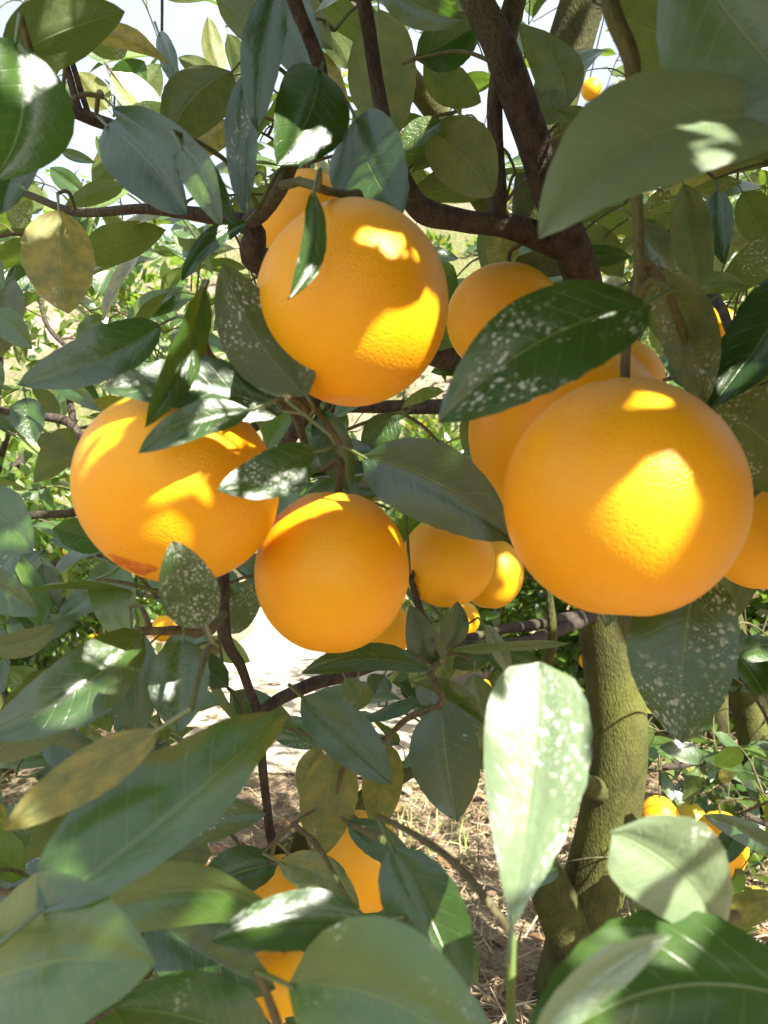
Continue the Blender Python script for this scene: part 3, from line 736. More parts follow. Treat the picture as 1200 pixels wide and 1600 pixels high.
# ------------------------------------------------------------------ the leaves one can pick out in the photograph
# base x,y  tip x,y  width  depth base, depth tip, side, roll, fold, bend, yellow, spots, lightness
LEAVES = [
 (1238,182, 842,368, 205, .24,.205,'T',30,.4,.12, 0,0,.98),  # pale tone puts reflected sky sheen into this leaf's colour
 (1060,-90,1290,190, 230, .25,.22,'T',10,.2,.02, 0,0,.86),
 (955,15,1125,85, 115, .46,.44,'U',10,.3,.03, .1,0,.7),
 (885,170,812,38, 75, .6,.62,'U',15,.3,.12, .15,0,.5),
 (886,172,818,168, 52, .58,.6,'U',20,.3,.05, .1,0,.4),
 (928,205,872,174, 50, .5,.5,'T',-20,.2,0, 0,0,.3),
 (592,15,612,217, 112, .62,.6,'U',5,.2,.04, .3,0,.7),
 (556,186,628,337, 132, .40,.37,'T',10,.3,.05, 0,.1,.2),
 (500,108,432,258, 125, .41,.38,'T',-8,.35,-.06, 0,.05,.25),
 (668,202,771,306, 105, .51,.5,'U',8,.25,-.06, .2,0,.5),
 (690,190,622,236, 42, .5,.5,'T',30,.3,.05, .1,0,.75),
 (432,-25,402,205, 68, .36,.36,'T',20,.3,.02, 0,.35,.15),
 (388,110,384,338, 56, .39,.38,'T',25,.3,.02, 0,.6,.1),
 (362,112,262,224, 95, .46,.45,'U',10,.3,.1, .1,.3,.15),
 (360,190,312,245, 45, .6,.6,'U',20,.2,.05, .8,0,.5),
 (178,168,368,352, 66, .38,.335,'T',-20,.45,-.05, 0,.05,.35),
 (166,196,292,336, 105, .43,.40,'T',12,.25,-.05, 0,0,.1),
 (282,230,345,352, 58, .35,.33,'T',20,.3,-.06, .05,0,.55),
 (8,95,195,18, 100, .36,.38,'U',15,.3,-.02, 0,0,.2),
 (25,62,-12,282, 150, .31,.30,'T',-10,.3,-.10, 0,0,.5),
 (55,222,2,335, 58, .36,.34,'T',15,.3,.05, 0,0,.15),
 (128,58,264,100, 36, .52,.5,'U',20,.3,-.10, .7,0,.5),
 (248,52,281,142, 32, .52,.5,'T',30,.3,-.04, 0,0,.4),
 (180,145,226,96, 52, .9,.9,'T',0,.3,0, 0,0,.5),
 (205,165,250,100, 52, .95,.95,'U',0,.3,0, 0,0,.95),
 (335,116,278,90, 32, .95,.95,'U',0,.3,0, 0,0,.95),
 (345,112,325,25, 36, .95,.95,'U',0,.3,-.05, .3,0,.95),
 (168,170,120,112, 45, .9,.9,'U',0,.3,0, .4,0,.95),
 (96,236,148,254, 18, .95,.95,'T',0,.3,0, 0,0,.6),
 (176,246,150,212, 30, 1.0,1.0,'U',0,.3,0, 0,0,.85),
 (182,250,145,288, 36, 1.0,1.0,'U',0,.3,0, 0,0,.85),
 (128,300,78,262, 34, .95,.95,'T',0,.3,0, 0,0,.5),
 (192,290,100,325, 34, .8,.8,'U',10,.3,.06, 0,0,.85),
 (92,328,106,490, 108, .46,.44,'U',0,.15,.02, .8,.35,.6),
 (385,346,284,440, 36, .42,.40,'T',30,.4,.08, 0,0,.12),
 (490,303,450,468, 46, .285,.275,'T',-30,.4,-.10, 0,.3,.35),
 (478,618,348,412, 120, .315,.32,'U',10,.25,-.06, 0,.6,.2),
 (250,508,28,602, 84, .36,.33,'T',25,.3,-.06, 0,0,.3),
 (320,450,226,668, 62, .325,.295,'T',-32,.45,-.03, 0,0,.4),
 (442,642,158,606, 96, .325,.30,'T',30,.3,.07, 0,.55,.15),
 (388,642,217,708, 60, .300,.280,'T',25,.35,.06, 0,.05,.3),
 (492,704,340,766, 80, .305,.28,'T',15,.3,-.08, 0,.7,.3),
 (322,978,270,845, 92, .29,.275,'T',5,.25,-.02, 0,.98,.15),
 (568,714,800,842, 128, .35,.34,'T',8,.3,-.08, 0,.3,.08),
 (622,655,565,702, 55, .6,.6,'T',0,.3,.05, 0,.1,.45),
 (500,640,545,768, 62, .5,.5,'T',15,.3,-.02, 0,.3,.15),
 (1010,474,685,662, 160, .25,.225,'T',12,.25,.07, 0,.62,.2),
 (1030,418,1100,632, 92, .36,.34,'U',10,.3,-.03, .25,.65,.25),
 (1240,430,1104,642, 112, .38,.35,'T',20,.3,-.05, 0,0,.1),
 (1112,628,1270,770, 160, .37,.35,'U',5,.25,-.05, .1,.6,.35),
 (1085,452,1170,448, 34, .5,.48,'T',20,.3,-.14, 0,.05,.5),
 (1068,288,1102,464, 64, .6,.58,'U',10,.3,.03, .2,0,.4),
 (1120,298,1130,412, 42, .62,.6,'T',15,.3,0, 0,0,.25),
 (904,398,986,400, 34, .72,.7,'T',15,.3,0, 0,0,.2),
 (1092,892,1066,1162, 165, .36,.35,'T',4,.2,.04, 0,.72,.25),
 (1225,1012,1134,1030, 44, .52,.5,'T',15,.3,.04, 0,.1,.45),
 (222,988,-30,1155, 112, .36,.31,'T',18,.35,-.08, 0,.05,.3),
 (286,1000,278,1146, 95, .37,.35,'T',5,.25,0, 0,.05,.35),
 (205,982,216,1152, 84, .41,.40,'T',10,.3,0, 0,.2,.15),
 (60,1425,443,1112, 190, .205,.265,'T',-54,.40,.06, 0,0,.45),
 (245,1142,4,1297, 84, .235,.215,'U',25,.3,.05, .7,0,.6),
 (-80,1570,244,1508, 260, .215,.185,'T',-15,.35,-.06, .06,0,.75),
 (148,1440,438,1424, 100, .28,.265,'T',22,.4,-.13, 0,0,.75),
 (232,1425,430,1545, 115, .31,.29,'T',15,.3,.03, 0,.25,.15),
 (425,1650,175,1575, 140, .25,.22,'T',20,.3,.05, 0,.45,.3),
 (452,1540,800,1700, 215, .205,.17,'T',15,.25,-.10, 0,.5,.84),  # lightened colour stands in for sky sheen
 (575,1440,330,1470, 92, .22,.205,'T',20,.3,.06, 0,.25,.3),
 (612,1325,725,1580, 125, .27,.245,'T',10,.3,-.05, 0,.15,.3),
 (545,1286,652,1362, 52, .43,.41,'T',10,.3,-.04, 0,.05,.2),
 (526,1172,498,1342, 92, .44,.42,'U',0,.2,.02, .45,.35,.6),
 (606,1162,590,1300, 66, .47,.46,'U',8,.25,.03, .5,0,.5),
 (500,1168,472,1250, 40, .48,.47,'U',20,.25,.1, .4,0,.4),
 (472,1090,613,1226, 84, .43,.40,'T',8,.25,-.03, 0,.1,.3),
 (690,1102,714,1282, 112, .44,.43,'T',0,.2,.02, 0,.35,.1),
 (650,1068,765,1142, 66, .46,.45,'T',10,.3,-.05, .15,.15,.2),
 (672,1046,470,1053, 50, .45,.42,'T',30,.3,.09, 0,0,.3),
 (655,1045,640,945, 50, .6,.6,'T',25,.4,.05, 0,.1,.1),
 (690,1040,640,960, 56, .62,.6,'T',15,.4,-.03, 0,.2,.12),
 (700,1010,715,940, 46, .7,.7,'T',20,.4,.03, 0,.1,.12),
 (702,1015,892,1004, 20, .62,.6,'T',50,.4,-.06, 0,0,.4),
 (540,1060,560,1100, 36, .62,.6,'U',20,.3,0, .15,0,.3),
 (560,1070,560,1110, 42, .66,.66,'U',10,.3,0, .15,0,.35),
 (600,1055,585,1085, 44, .55,.55,'T',10,.3,0, 0,0,.15),
 (660,1090,560,1128, 24, .6,.6,'T',30,.3,-.05, 0,.3,.12),
 (800,1442,846,1034, 205, .205,.235,'T',8,.25,.02, 0,.6,.93, True),
 (1128,1478,955,1300, 200, .222,.205,'T',8,.5,.10, 0,.45,.97, True),
 (1330,1590,800,1690, 250, .20,.165,'T',25,.3,.12, 0,.05,.3),
 (830,1640,1050,1462, 62, .160,.172,'T',30,.3,-.10, 0,0,.97),  # added pale leaf, stands for the sunlit curled edge of the leaf before it
 (198,1312,416,1272, 88, .37,.35,'T',15,.3,-.08, 0,.45,.2),
 (432,1350,298,1402, 74, .46,.44,'T',12,.3,.06, 0,.25,.12),
 (438,1348,562,1418, 62, .42,.40,'T',10,.3,-.09, .3,.05,.6),
 (450,1352,540,1362, 34, .46,.46,'T',20,.3,-.1, 0,.1,.12),
 (-50,772,52,862, 95, .33,.31,'T',5,.25,-.04, 0,0,.65),
 (-60,905,62,960, 70, .36,.34,'T',15,.3,-.06, 0,0,.4),
 (162,852,82,826, 56, .62,.6,'T',15,.2,.06, 0,0,.6),
 (40,622,56,692, 52, .66,.64,'T',5,.3,.03, 0,.15,.35),
 (75,592,156,642, 32, .62,.6,'T',20,.3,-.06, 0,0,.5),
 (58,680,124,732, 40, .7,.7,'U',15,.3,-.04, .15,0,.25),
 (-10,485,50,545, 46, .6,.6,'T',10,.3,-.04, 0,0,.6),
 (1215,1335,1098,1274, 38, .95,.93,'T',15,.3,.03, 0,.05,.15),
 (1165,1290,1122,1356, 40, 1.0,.98,'T',20,.3,.03, 0,0,.08),
 (1215,1398,1094,1472, 52, .9,.9,'U',20,.3,.06, .5,.2,.2),
 (785,358,781,432, 52, .7,.7,'U',10,.3,0, .7,0,.5),
 (650,88,757,28, 76, .6,.6,'T',12,.3,.04, 0,0,.15),
 (662,100,752,160, 62, .7,.7,'U',12,.3,.04, .15,0,.4),
 (590,-35,726,32, 62, .42,.40,'T',15,.35,.05, 0,.05,.4),
 (445,-5,502,132, 86, .48,.46,'T',15,.3,.04, 0,0,.12),
 (-20,1180,120,1130, 60, .42,.40,'T',15,.3,-.05, 0,.1,.2),
 (60,1140,180,1200, 66, .46,.44,'T',15,.3,.05, 0,.1,.15),
 (-20,1010,90,975, 46, .42,.40,'T',15,.3,.08, 0,0,.3),
 (1190,745,1250,610, 90, .42,.42,'T',15,.3,.04, 0,.1,.15),
 (1160,300,1210,390, 60, .8,.8,'U',15,.3,.04, .1,0,.5),
 (740,1480,690,1540, 60, .6,.58,'T',20,.3,.04, 0,.1,.6),
 (700,1460,745,1540, 50, .5,.5,'T',10,.3,.04, 0,.1,.3),
 (300,640,160,575, 50, .40,.38,'T',40,.3,-.08, 0,.3,.2),
 (330,1335,215,1340, 56, .6,.6,'U',15,.3,.04, .2,.1,.2),
]
LEAFLIST = []      # dicts: verts, quads, uv, lc, base, axis, px size, sun-test segment
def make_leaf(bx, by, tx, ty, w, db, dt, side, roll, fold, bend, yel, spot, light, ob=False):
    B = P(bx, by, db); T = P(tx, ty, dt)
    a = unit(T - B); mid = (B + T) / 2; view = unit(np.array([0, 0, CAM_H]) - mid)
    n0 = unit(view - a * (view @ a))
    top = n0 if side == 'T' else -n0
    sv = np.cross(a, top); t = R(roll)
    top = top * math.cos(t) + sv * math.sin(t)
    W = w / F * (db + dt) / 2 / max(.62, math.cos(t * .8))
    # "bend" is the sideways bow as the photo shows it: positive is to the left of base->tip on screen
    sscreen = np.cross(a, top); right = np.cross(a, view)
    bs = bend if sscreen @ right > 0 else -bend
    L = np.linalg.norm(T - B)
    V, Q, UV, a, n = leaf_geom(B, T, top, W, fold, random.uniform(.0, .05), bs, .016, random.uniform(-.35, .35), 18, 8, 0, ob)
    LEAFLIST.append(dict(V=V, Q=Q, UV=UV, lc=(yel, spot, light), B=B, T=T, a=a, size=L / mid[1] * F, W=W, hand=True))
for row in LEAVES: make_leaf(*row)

# ------------------------------------------------------------------ fill leaves of the same tree
LIT = []           # points that the sun reaches in the photograph (point, radius)
from mathutils.bvhtree import BVHTree
bv, bf = [], []
for l_ in LEAFLIST:
    o0 = len(bv); bv.extend(map(tuple, l_['V'])); bf.extend([tuple(int(i) + o0 for i in q) for q in l_['Q']])
HANDBVH = BVHTree.FromPolygons(bv, bf)
def lit(x, y, r, d):
    dr = unit(P(x, y, 1.0) - np.array([0, 0, CAM_H])); best = None
    h_ = HANDBVH.ray_cast(Vector((0, 0, CAM_H)), Vector(dr))
    if h_[0] is not None: best = h_[3]
    for c, rad in ORANGES:
        oc = c - np.array([0, 0, CAM_H]); b_ = oc @ dr; q_ = b_ * b_ - oc @ oc + rad * rad
        if q_ > 0 and (best is None or b_ - math.sqrt(q_) < best): best = b_ - math.sqrt(q_)
    if best is not None and abs(best * dr[1] - d) < .3 * d: d = best * dr[1]
    LIT.append((P(x, y, d), r / F * d))
for a in [(640,548,27,.305),(676,506,10,.31),(475,438,20,.30),(585,376,9,.315),(620,380,8,.315),(283,775,15,.30),(268,805,15,.30),(165,682,28,.33),(440,820,22,.40),(470,795,22,.395),(520,787,18,.40),(573,910,12,.385),
          (1005,785,44,.255),(1040,850,24,.26),(800,915,16,1.0),
          (45,150,34,.3),(15,222,18,.3),(310,322,24,.34),(425,228,20,.38),(470,235,14,.38),(492,205,14,.39),(572,298,20,.38),(256,556,24,.31),(302,585,16,.31),(350,606,14,.315),(466,748,13,.285),
          (935,478,16,.24),(958,474,10,.24),(800,1120,60,.21),(850,1190,60,.21),(860,1080,40,.21),(830,1290,26,.215),(1000,1310,40,.21),(1080,1400,50,.215),(1030,1370,60,.21),(915,1542,14,.165),(960,1508,14,.165),(1010,1478,12,.165),
          (650,206,14,.5),(30,842,26,.31),(60,1275,30,.22),(412,1424,14,.27),(985,1130,32,1.4),(975,1180,24,1.4),(940,1395,18,1.41),(690,1490,16,.5),(960,1050,8,1.4),
          (520,1185,14,.43),(70,350,16,.45),(590,235,10,.4),(1190,1030,16,.5),(40,670,14,.64),(110,615,12,.6),(235,1005,10,.35),(150,1010,10,.34),
          (1020,1265,10,1.5),(1040,1275,8,1.5),(845,275,10,.55),(1180,1130,30,2.2),(700,1035,12,.6),(140,1085,14,.34),(80,1122,12,.33),(255,1085,10,.36),(200,1015,10,.36),(30,1335,14,.4),(600,690,12,.6),(170,1420,14,.28),(330,1400,12,.28),(110,1110,10,.45),(330,640,10,.3),(1140,600,12,.36),(660,1100,10,.45),(480,1030,10,.43),(700,20,12,.42),(90,40,16,.37)]:
    lit(*a)
LP = np.array([p for p, r in LIT]); LR = np.array([r for p, r in LIT])

e1_ = unit(np.cross(SUN, [0, 0, 1.0])); e2_ = np.cross(SUN, e1_)
RAYS = [LP]
for k_ in range(6):
    RAYS.append(LP + (LR * .95)[:, None] * (math.cos(k_ * 1.0472) * e1_ + math.sin(k_ * 1.0472) * e2_))
RAYS = np.vstack(RAYS)
def shades_lit(B, ax, top, L, W):
    """arrays of blades: does each stand between a sunlit patch and the sun?"""
    s_, a_, n_ = frames(ax, top)
    den = n_ @ SUN; den = np.where(abs(den) < .05, .05, den)
    if len(B) == 1:
        t_ = (B[0] - RAYS) @ n_[0] / den[0]; h = RAYS + t_[:, None] * SUN - B[0]
        y = h @ a_[0] / L[0]; x = np.abs(h @ s_[0])
        return np.array([np.any((t_ > .02) & (y > -.04) & (y < 1.04) & (x < halfw(np.clip(y, .05, .95)) * W[0] * .5))])
    out = np.zeros(len(B), bool)
    for q in RAYS:
        t_ = np.sum((B - q) * n_, 1) / den
        h = q + t_[:, None] * SUN - B
        y = np.sum(h * a_, 1) / L; x = np.abs(np.sum(h * s_, 1))
        out |= (t_ > .02) & (y > -.02) & (y < 1.02) & (x < halfw(np.clip(y, .05, .95)) * W * .5)
    return out

CLEAR = [(110,240,46),(215,25,42),(305,40,40),(285,150,30),(130,200,30),(100,285,25),(40,15,22),(735,112,18),(760,190,28),(330,230,20),(420,12,16),(1020,400,14),(715,110,10),
         (430,985,55),(560,1080,0),(430,1060,45),(640,1110,22),(395,1200,42),(700,1320,60),(770,1490,50),(650,1270,35),(760,1560,40),(460,1210,20),(870,1000,55),(830,1000,20),(890,1080,25),(960,1100,60),(945,1250,70),(930,1380,60),(880,1450,50),(985,1000,20),
         (1160,1120,40),(1180,960,30),(1060,1120,25),(790,960,20),(640,690,35),(690,640,25),(80,520,38),(215,455,24),(50,640,20),(130,700,30),(90,760,25),(310,440,20),(560,600,0),(230,590,10),(860,180,40),(830,300,30),(790,200,40),(880,60,40),(700,345,40),(790,350,30),(845,330,30),(660,150,22)]
def blocked(B, T, depth):
    for f in (0.05, .35, .65, .95):
        m = B * (1 - f) + T * f
        if m[1] < .02: return True
        x, y = px(m)
        for (c, r) in ORANGES:
            if m[1] < c[1] + r * .3:
                bx, by = px(c)
                if math.hypot(x - bx, y - by) < r / c[1] * F + 6: return True
            if np.linalg.norm(m - c) < r * 1.04: return True
        for cx, cy, r in CLEAR:
            if (x - cx) ** 2 + (y - cy) ** 2 < r * r: return True
        for h in HANDBOX:
            if depth < h[2] + .02 and (x - h[0]) ** 2 + (y - h[1]) ** 2 < h[3] ** 2: return True
    return False
HANDBOX = []
for L_ in LEAFLIST:
    m = (L_['B'] + L_['T']) / 2; x, y = px(m); HANDBOX.append((x, y, m[1], L_['size'] * .30))
HB = np.array(HANDBOX)

ZONES = [ # x0,x1,y0,y1, d0,d1, n, underside share
 (-120, 520, -160, 120, .55, 1.5, 55, .55), (450, 1300, -160, 120, .6, 1.6, 75, .6), (380, 1300, 60, 330, .62, 1.6, 80, .6), (880, 1320, 200, 480, .6, 1.6, 50, .55),
 (-120, 420, 180, 480, .6, 1.7, 60, .5), (-120, 300, 440, 860, .75, 1.6, 48, .4), (-120, 340, 850, 1180, .48, 1.2, 70, .3), (-120, 340, 1150, 1650, .42, 1.1, 80, .3),
 (560, 860, 330, 700, .8, 1.5, 34, .4), (400, 720, 600, 830, .6, 1.3, 30, .35), (980, 1320, 440, 900, .5, 1.4, 60, .45), (1080, 1320, 880, 1100, .6, 1.4, 16, .3),
 (-80, 430, 170, 640, 1.1, 2.2, 190, .4), (-120, 520, -100, 160, 1.1, 2.0, 45, .6), (380, 1300, -120, 330, 1.2, 2.1, 110, .6), (960, 1300, 250, 620, 1.2, 2.0, 50, .5), (420, 860, 280, 720, 1.3, 2.2, 70, .5), (1000, 1300, 880, 1100, 1.5, 2.4, 30, .4),
 (340, 760, 1000, 1200, .55, 1.0, 14, .35), (180, 760, 1420, 1680, .35, .9, 50, .3), (330, 500, 880, 1000, .7, 1.1, 10, .3), (600, 780, 930, 1080, .65, 1.2, 18, .3)]
fills = []
for (x0, x1, y0, y1, d0, d1, n, us) in ZONES:
    got = 0; tries = 0
    while got < n and tries < n * 14:
        tries += 1
        d = random.uniform(d0, d1); x = random.uniform(x0, x1); y = random.uniform(y0, y1)
        L = random.uniform(.065, .105)
        B = P(x, y, d)
        # blades hang outward and droop
        ang = random.uniform(0, 2 * math.pi)
        ax = unit([math.cos(ang), random.uniform(-.5, .4), math.sin(ang) * .7 - .3])
        T = B + ax * L
        if blocked(B, T, min(B[1], T[1])): continue
        W = L * random.uniform(.42, .54)
        view = unit(np.array([0, 0, CAM_H]) - (B + T) / 2)
        if random.random() < us: top = np.array([random.gauss(0, .5), random.gauss(.2, .5), 1.0])
        else: top = view * .8 + np.array([random.gauss(0, .4), random.gauss(0, .3), .8])
        if shades_lit(B[None], (T - B)[None], unit(top)[None], np.array([L]), np.array([W]))[0]: continue
        yel = random.uniform(.5, .9) if random.random() < .08 else random.uniform(0, .12)
        spot = random.uniform(.3, .8) if random.random() < .3 else 0
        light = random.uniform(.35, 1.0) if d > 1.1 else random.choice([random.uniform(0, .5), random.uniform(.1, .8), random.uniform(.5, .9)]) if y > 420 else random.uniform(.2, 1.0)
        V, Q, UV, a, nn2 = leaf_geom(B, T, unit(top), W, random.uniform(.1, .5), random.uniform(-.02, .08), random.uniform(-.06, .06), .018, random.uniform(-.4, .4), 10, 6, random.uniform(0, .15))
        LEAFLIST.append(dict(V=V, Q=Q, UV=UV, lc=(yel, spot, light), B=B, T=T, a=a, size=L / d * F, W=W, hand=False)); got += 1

NCANOPY = 3600
# ------------------------------------------------------------------ unseen crown overhead and behind the viewer, added and gapped to shade the near fruit
n = 42000
d = rng.uniform(.14, 1.7, n); x = rng.uniform(-80, 1280, n); y = rng.uniform(-80, 1680, n)
p = np.stack([(x - 600) / F * d, d, CAM_H - (y - 800) / F * d], 1) + SUN * (.36 + rng.random(n)[:, None] * (.5 + .75 * d[:, None]))
L = rng.uniform(.075, .11, n)
ax = rng.normal(size=(n, 3)) * [1, 1, .6] + [0, 0, -.2]; ax /= np.linalg.norm(ax, axis=1)[:, None]
top = SUN * .9 + rng.normal(size=(n, 3)) * [.4, .4, .3] + [0, 0, .4]
def inframe(q, mg):
    yy = np.maximum(q[:, 1], .03); u_ = 600 + q[:, 0] / yy * F; v_ = 800 - (q[:, 2] - CAM_H) / yy * F
    return (q[:, 1] > .03) & (u_ > -mg) & (u_ < 1200 + mg) & (v_ > -mg) & (v_ < 1600 + mg)
ok = ~((d > .75) & (x < 430)) & ((p[:, 1] < .30) | (rng.random(n) < .22)) & (p[:, 2] > .5) & ~inframe(p, 110) & ~inframe(p + ax * L[:, None], 40) & (np.linalg.norm(p - [0, 0, 1.0], axis=1) > .17) & (d < .14 + 1.56 * rng.random(n) ** .7 + .25)
p, L, ax, top = p[ok], L[ok], ax[ok], top[ok]
ok = ~shades_lit(p, ax, top, L, L * .5)
CAN = [[v_[ok][:NCANOPY]] for v_ in (p, ax, top, L)]
# small leaves added out of view to close sun gaps over the fruit
n = 24000
d = rng.uniform(.2, .5, n); x = rng.uniform(-40, 1240, n); y = rng.uniform(200, 1050, n)
p = np.stack([(x - 600) / F * d, d, CAM_H - (y - 800) / F * d], 1) + SUN * rng.uniform(.34, .62, n)[:, None]
L = rng.uniform(.028, .05, n)
ax = rng.normal(size=(n, 3)) * [1, 1, .6]; ax /= np.linalg.norm(ax, axis=1)[:, None]
top = SUN + rng.normal(size=(n, 3)) * .25
ok = ~inframe(p, 60) & ~inframe(p + ax * L[:, None], 40) & (np.linalg.norm(p - [0, 0, 1.0], axis=1) > .15)
p, L, ax, top = p[ok], L[ok], ax[ok], top[ok]
ok = ~shades_lit(p, ax, top, L, L * .5)
for c_, v_ in zip(CAN, (p, ax, top, L)): c_.append(v_[ok][:3600])
CPOS, CAX, CTOP, CSZ = [np.concatenate(c_) for c_ in CAN]

# limbs that carry the overhead crown
OV = []
def limb(pts, r0, r1, mat=M_DARK):
    S = smooth_path(pts, 26); rr = np.linspace(r0, r1, 26)
    V, Q, T = tube(S, rr, 8, .07); add('branch', raw_mesh('branch', V - TREE_LOC, [Q, T], mat=mat), tree)
    for p, r in zip(S, rr): OV.append([*p, r])
tt = P(970, -250, 1.25)
limb([tt, [.45, .9, 1.95], [.35, .35, 1.85], [.25, -.1, 1.72], [.1, -.5, 1.6]], .028, .006)
limb([[.38, .5, 1.87], [.7, .3, 1.75], [.85, -.1, 1.6], [.8, -.5, 1.5]], .016, .005)
limb([[.33, .2, 1.82], [.0, .1, 1.72], [-.3, -.1, 1.6], [-.45, -.35, 1.5]], .014, .004)
limb([[.85, -.1, 1.6], [.7, -.3, 1.4], [.55, -.45, 1.2], [.45, -.5, 1.0]], .010, .003)
limb([[.25, -.1, 1.72], [.3, -.4, 1.5], [.2, -.6, 1.3]], .009, .003)
OVA = np.array(OV)
# thin shoots from the limbs to the overhead leaves
L2 = np.stack([LP @ e1_, LP @ e2_], 1); LT = LP @ SUN
def crosses(S):
    m = np.linspace(0, 1, 9)[:, None]; pts = np.vstack([S[k] * (1 - m) + S[k + 1] * m for k in range(len(S) - 1)])
    q2 = np.stack([pts @ e1_, pts @ e2_], 1); tq = pts @ SUN
    return bool(np.any((np.linalg.norm(q2[:, None] - L2[None], axis=2) < LR * .9 + .0012) & (tq[:, None] > LT[None] + .02)))
TV, TQ = [], []; o = 0
allc = OVA; kept = []
for i in np.argsort([np.min(np.linalg.norm(OVA[:, :3] - p, axis=1)) for p in CPOS]):
    p = CPOS[i]; dd = np.linalg.norm(allc[:, :3] - p, axis=1)
    for j in np.argpartition(dd, 12)[:12][np.argsort(dd[np.argpartition(dd, 12)[:12]])][:7:2]:
        q = allc[j, :3]
        S = smooth_path([q, (p + q) / 2 + np.array([0, 0, dd[j] * .12]), p], 5)
        if not crosses(S): break
    else: continue
    kept.append(i)
    V, Q, T = tube(S, np.linspace(.0013, .0008, 5), 4, 0, cap=False); TV.append(V - TREE_LOC); TQ.append(Q + o); o += len(V)
    if dd[j] > .05: allc = np.vstack([allc, np.column_stack([S[1:4:2], np.full(2, .0015)])])
sh = add('twig_mass', raw_mesh('twig_mass', np.vstack(TV), np.vstack(TQ), mat=M_TWIG), tree); sh['kind'] = 'stuff'
kept = np.array(kept)
lcc = rand_lc(len(kept), .05, .2, .05, .7)
leaf_mass('foliage', CPOS[kept], CAX[kept], CTOP[kept], CSZ[kept], lcc, tree, M_LEAF, TPL_M, TREE_LOC)  # out-of-view leaves that block the sun, open above the lit patches

# ------------------------------------------------------------------ petioles and twigs, then link the leaves
cands = np.vstack([CANDA, OVA[:, :4]])
order = sorted(range(len(LEAFLIST)), key=lambda i: np.min(np.linalg.norm(cands[:, :3] - LEAFLIST[i]['B'], axis=1)))
ntw = 0; TWV, TWQ = [], []; two = 0
for i in order:
    lf = LEAFLIST[i]; B, a = lf['B'], lf['a']
    q, dist = wood_route(B, -a, cands)
    pet = min(.012, dist * .4)
    if dist < .035:
        S = smooth_path([B + a * .002, B - a * pet, q], 6)
    else:
        k0 = B - a * .012; up = np.array([0, 0, min(.03, dist * .12)])
        S2 = smooth_path([q, q * .65 + k0 * .35 + up, q * .3 + k0 * .7 + up * .7, k0], 12)
        r0 = .0013 + .004 * min(dist, .25)
        V, Q, T = tube(S2, np.linspace(r0, .0012, 12), 6, .08)
        if lf['hand'] or lf['size'] > 95:
            if ntw < 240:
                add('twig', raw_mesh('twig', V - TREE_LOC, [Q, T], mat=M_TWIG), tree); ntw += 1
        else:
            TWV.append(V); TWQ.append((Q + two)); two += len(V)
        cands = np.vstack([cands, np.column_stack([S2[3:], np.full(9, .0015)])])
        S = smooth_path([B + a * .002, B - a * .006, k0], 5)
    V, Q, T = tube(S, np.linspace(.0007, .0010, len(S)), 6, 0, cap=False)
    nb_ = len(lf['V'])
    lf['V'] = np.vstack([lf['V'], V]); lf['Q'] = np.vstack([lf['Q'], Q + nb_]); lf['UV'] = np.vstack([lf['UV'], np.tile([0.0, .02], (len(V), 1))])
if TWV:
    o_ = add('twig_mass', raw_mesh('twig_mass', np.vstack(TWV) - TREE_LOC, np.vstack(TWQ), mat=M_TWIG), tree); o_['kind'] = 'stuff'
hands = [l for l in LEAFLIST if l['hand']]
rest = sorted([l for l in LEAFLIST if not l['hand']], key=lambda l: -l['size'])
single = hands + rest[:300 - len(hands)]; mass = rest[300 - len(hands):]
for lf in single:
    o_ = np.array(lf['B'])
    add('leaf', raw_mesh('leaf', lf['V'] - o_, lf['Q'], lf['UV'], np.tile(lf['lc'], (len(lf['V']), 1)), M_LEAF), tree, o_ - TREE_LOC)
if mass:
    VV, QQ, UU, CC = [], [], [], []; o = 0
    for lf in mass:
        VV.append(lf['V'] - TREE_LOC); QQ.append(lf['Q'] + o); UU.append(lf['UV']); CC.append(np.tile(lf['lc'], (len(lf['V']), 1))); o += len(lf['V'])
    ob = add('foliage', raw_mesh('foliage', np.vstack(VV), np.vstack(QQ), np.vstack(UU), np.vstack(CC), M_LEAF), tree); ob['kind'] = 'stuff'

# ------------------------------------------------------------------ leaves of the neighbouring tree
n = 0; NP_, NA_, NT_, NS_ = [], [], [], []
while n < 720:
    j = random.randrange(len(NBCA)); c = NBCA[j, :3] + np.array([random.gauss(0, .16), random.gauss(.12, .16), random.gauss(0, .12)])
    if random.random() < .5: c = P(random.uniform(1000, 1330), random.uniform(1080, 1480), random.uniform(1.5, 2.6))
    if random.random() < .2: c = P(random.uniform(960, 1400), random.uniform(-100, 600), random.uniform(1.7, 2.5))
    if c[2] < .06: continue
    L = random.uniform(.07, .105); ax = unit([random.gauss(0, 1), random.gauss(0, .6), random.gauss(-.35, .5)])
    if blocked(c, c + ax * L, c[1]): continue
    n += 1; NP_.append(c); NA_.append(ax); NT_.append([random.gauss(0, .5), random.gauss(-.3, .5), 1]); NS_.append(L)
NP_, NA_, NT_, NS_ = map(np.array, (NP_, NA_, NT_, NS_)); nlc = rand_lc(len(NP_), .08, .15, .1, .9)
s, a, nn = frames(NA_, NT_)
od = np.argsort(-NS_ / NP_[:, 1]); acc = NBCA
TV, TQ = [], []; o = 0
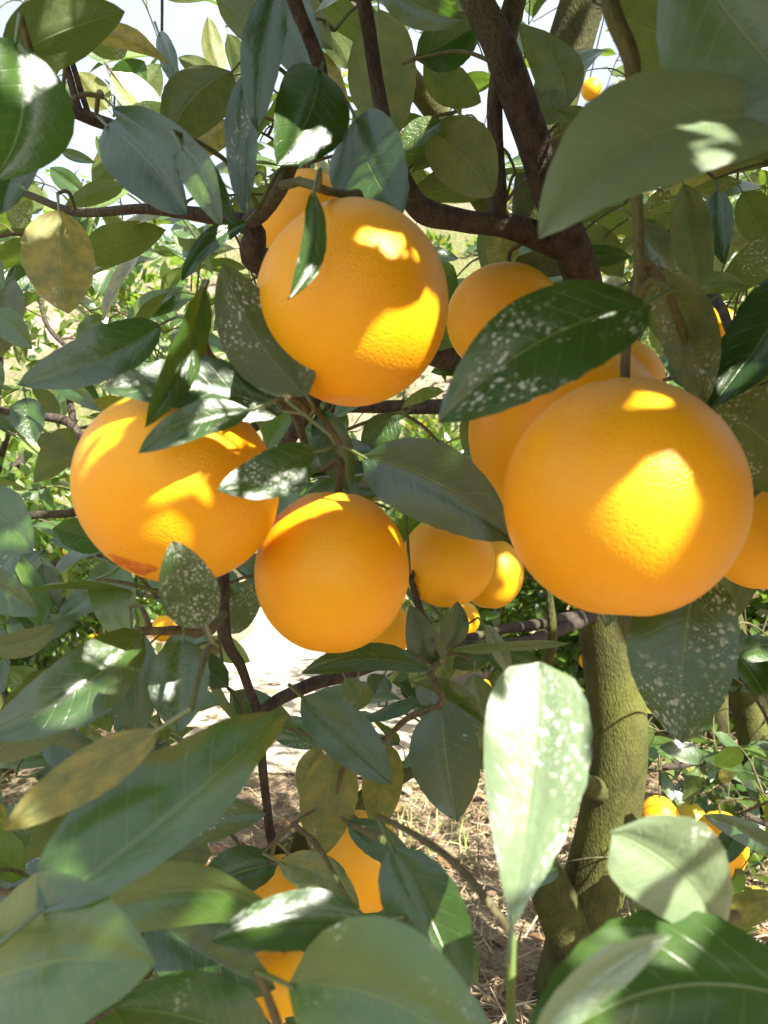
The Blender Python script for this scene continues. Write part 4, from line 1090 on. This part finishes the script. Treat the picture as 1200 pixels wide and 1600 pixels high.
for i in np.argsort([np.min(np.linalg.norm(NBCA[:, :3] - p, axis=1)) for p in NP_]):
    p = NP_[i]; dd = np.linalg.norm(acc[:, :3] - p, axis=1); j = int(np.argmin(dd)); q = acc[j, :3]
    S = smooth_path([q, (p + q) / 2 + np.array([0, 0, dd[j] * .12]), p], 5)
    V, Q, T = tube(S, np.linspace(.0022, .0010, 5), 5, 0, cap=False); TV.append(V - NB_LOC); TQ.append(Q + o); o += len(V)
    if dd[j] > .05: acc = np.vstack([acc, np.column_stack([S[1:4], np.full(3, .0015)])])
o_ = add('twig_mass', raw_mesh('twig_mass', np.vstack(TV), np.vstack(TQ), mat=M_TWIG), nb); o_['kind'] = 'stuff'
for q in od[:220]:
    V, Q, UV = TPL_M[q % len(TPL_M)]
    pts = NS_[q] * (V[:, 0:1] * s[q] + V[:, 1:2] * a[q] + V[:, 2:3] * nn[q])
    add('leaf', raw_mesh('leaf', pts, Q, UV, np.tile(nlc[q], (len(V), 1)), M_LEAF), nb, NP_[q] - NB_LOC)
rs_ = od[220:]
leaf_mass('foliage', NP_[rs_], NA_[rs_], NT_[rs_], NS_[rs_], nlc[rs_], nb, M_LEAF, TPL_M, NB_LOC)

# ------------------------------------------------------------------ straw, litter and grass on the ground
def strips(name, n, xr, yr, ln, wd, cols, flat, keep, label, cat):
    x = rng.uniform(*xr, n); y = yr[0] + (yr[1] - yr[0]) * rng.random(n) ** 1.6
    m = keep(x, y); x, y = x[m], y[m]; n = len(x)
    z = height(x, y); L = rng.uniform(*ln, n); an = rng.uniform(0, 2 * math.pi, n); el = rng.normal(0, flat, n)
    d = np.stack([np.cos(an) * np.cos(el), np.sin(an) * np.cos(el), np.abs(np.sin(el))], 1)
    side = np.stack([-np.sin(an), np.cos(an), rng.normal(0, .5, n)], 1) * rng.uniform(*wd, n)[:, None]
    b = np.stack([x, y, z + rng.uniform(.003, .02, n)], 1); mid = b + d * L[:, None] * .5 + rng.normal(size=(n, 3)) * L[:, None] * .08; e = b + d * L[:, None]
    mid[:, 2] = np.maximum(mid[:, 2], z + .004); e[:, 2] = np.maximum(e[:, 2], z + .003)
    V = np.stack([b - side, b + side, mid - side, mid + side, e - side * .3, e + side * .3], 1).reshape(-1, 3)
    k = np.arange(n)[:, None] * 6
    Q = np.concatenate([k + np.array([[0, 1, 3, 2]]), k + np.array([[2, 3, 5, 4]])])
    lc = np.repeat(np.array(cols)[rng.integers(0, len(cols), n)] * rng.uniform(.7, 1.2, n)[:, None], 6, 0)
    ob = add(name, raw_mesh(name, V, Q, None, lc, M_STRAW)); ob['kind'] = 'stuff'; tag(ob, label, cat)
t = NT('straw'); at = t.n('ShaderNodeAttribute', attribute_name='lc')
M_STRAW = t.done(t.pbsdf(at.outputs['Color'], .8, spec=.2))
offpath = lambda x, y: (np.abs(x - path_c(y)) > .62) | (y < 2.9)
strips('straw', 26000, (-2.2, 2.2), (1.1, 4.2), (.04, .22), (.0007, .002), [(.30, .23, .14), (.24, .175, .105), (.15, .105, .065), (.38, .31, .21)], .18, offpath, 'dry straw and grass stalks matted over the soil around the trunks', 'straw')
strips('grass', 2600, (-1.5, 1.2), (1.7, 4.0), (.05, .14), (.0012, .0026), [(.12, .19, .04), (.20, .26, .07), (.28, .28, .10)], 1.2, lambda x, y: offpath(x, y) & (np.sin(x * 6 + y * 2) * np.sin(y * 5) > .35), 'thin green grass blades sprouting through the dry straw', 'grass')
n = 900
x = rng.uniform(-2, 2.2, n); y = 1.1 + 3.2 * rng.random(n) ** 1.5
pos = np.stack([x, y, height(x, y) + rng.uniform(.008, .028, n)], 1)
ax = np.stack([rng.normal(size=n), rng.normal(size=n), rng.normal(0, .18, n)], 1); tp = np.stack([rng.normal(0, .4, n), rng.normal(0, .4, n), np.ones(n)], 1)
t = NT('dead_leaf'); at = t.n('ShaderNodeAttribute', attribute_name='lc'); M_DEAD = t.done(t.pbsdf(at.outputs['Color'], .75, spec=.3))
cols = np.array([(.20, .11, .05), (.30, .19, .10), (.38, .29, .19), (.13, .08, .05), (.42, .36, .28)])[rng.integers(0, 5, n)]
ob = leaf_mass('leaf_litter', pos, ax, tp, rng.uniform(.04, .085, n), cols, None, M_DEAD, TPL_S)
tag(ob, 'brown fallen leaves lying among the straw below the trees', 'leaf litter')
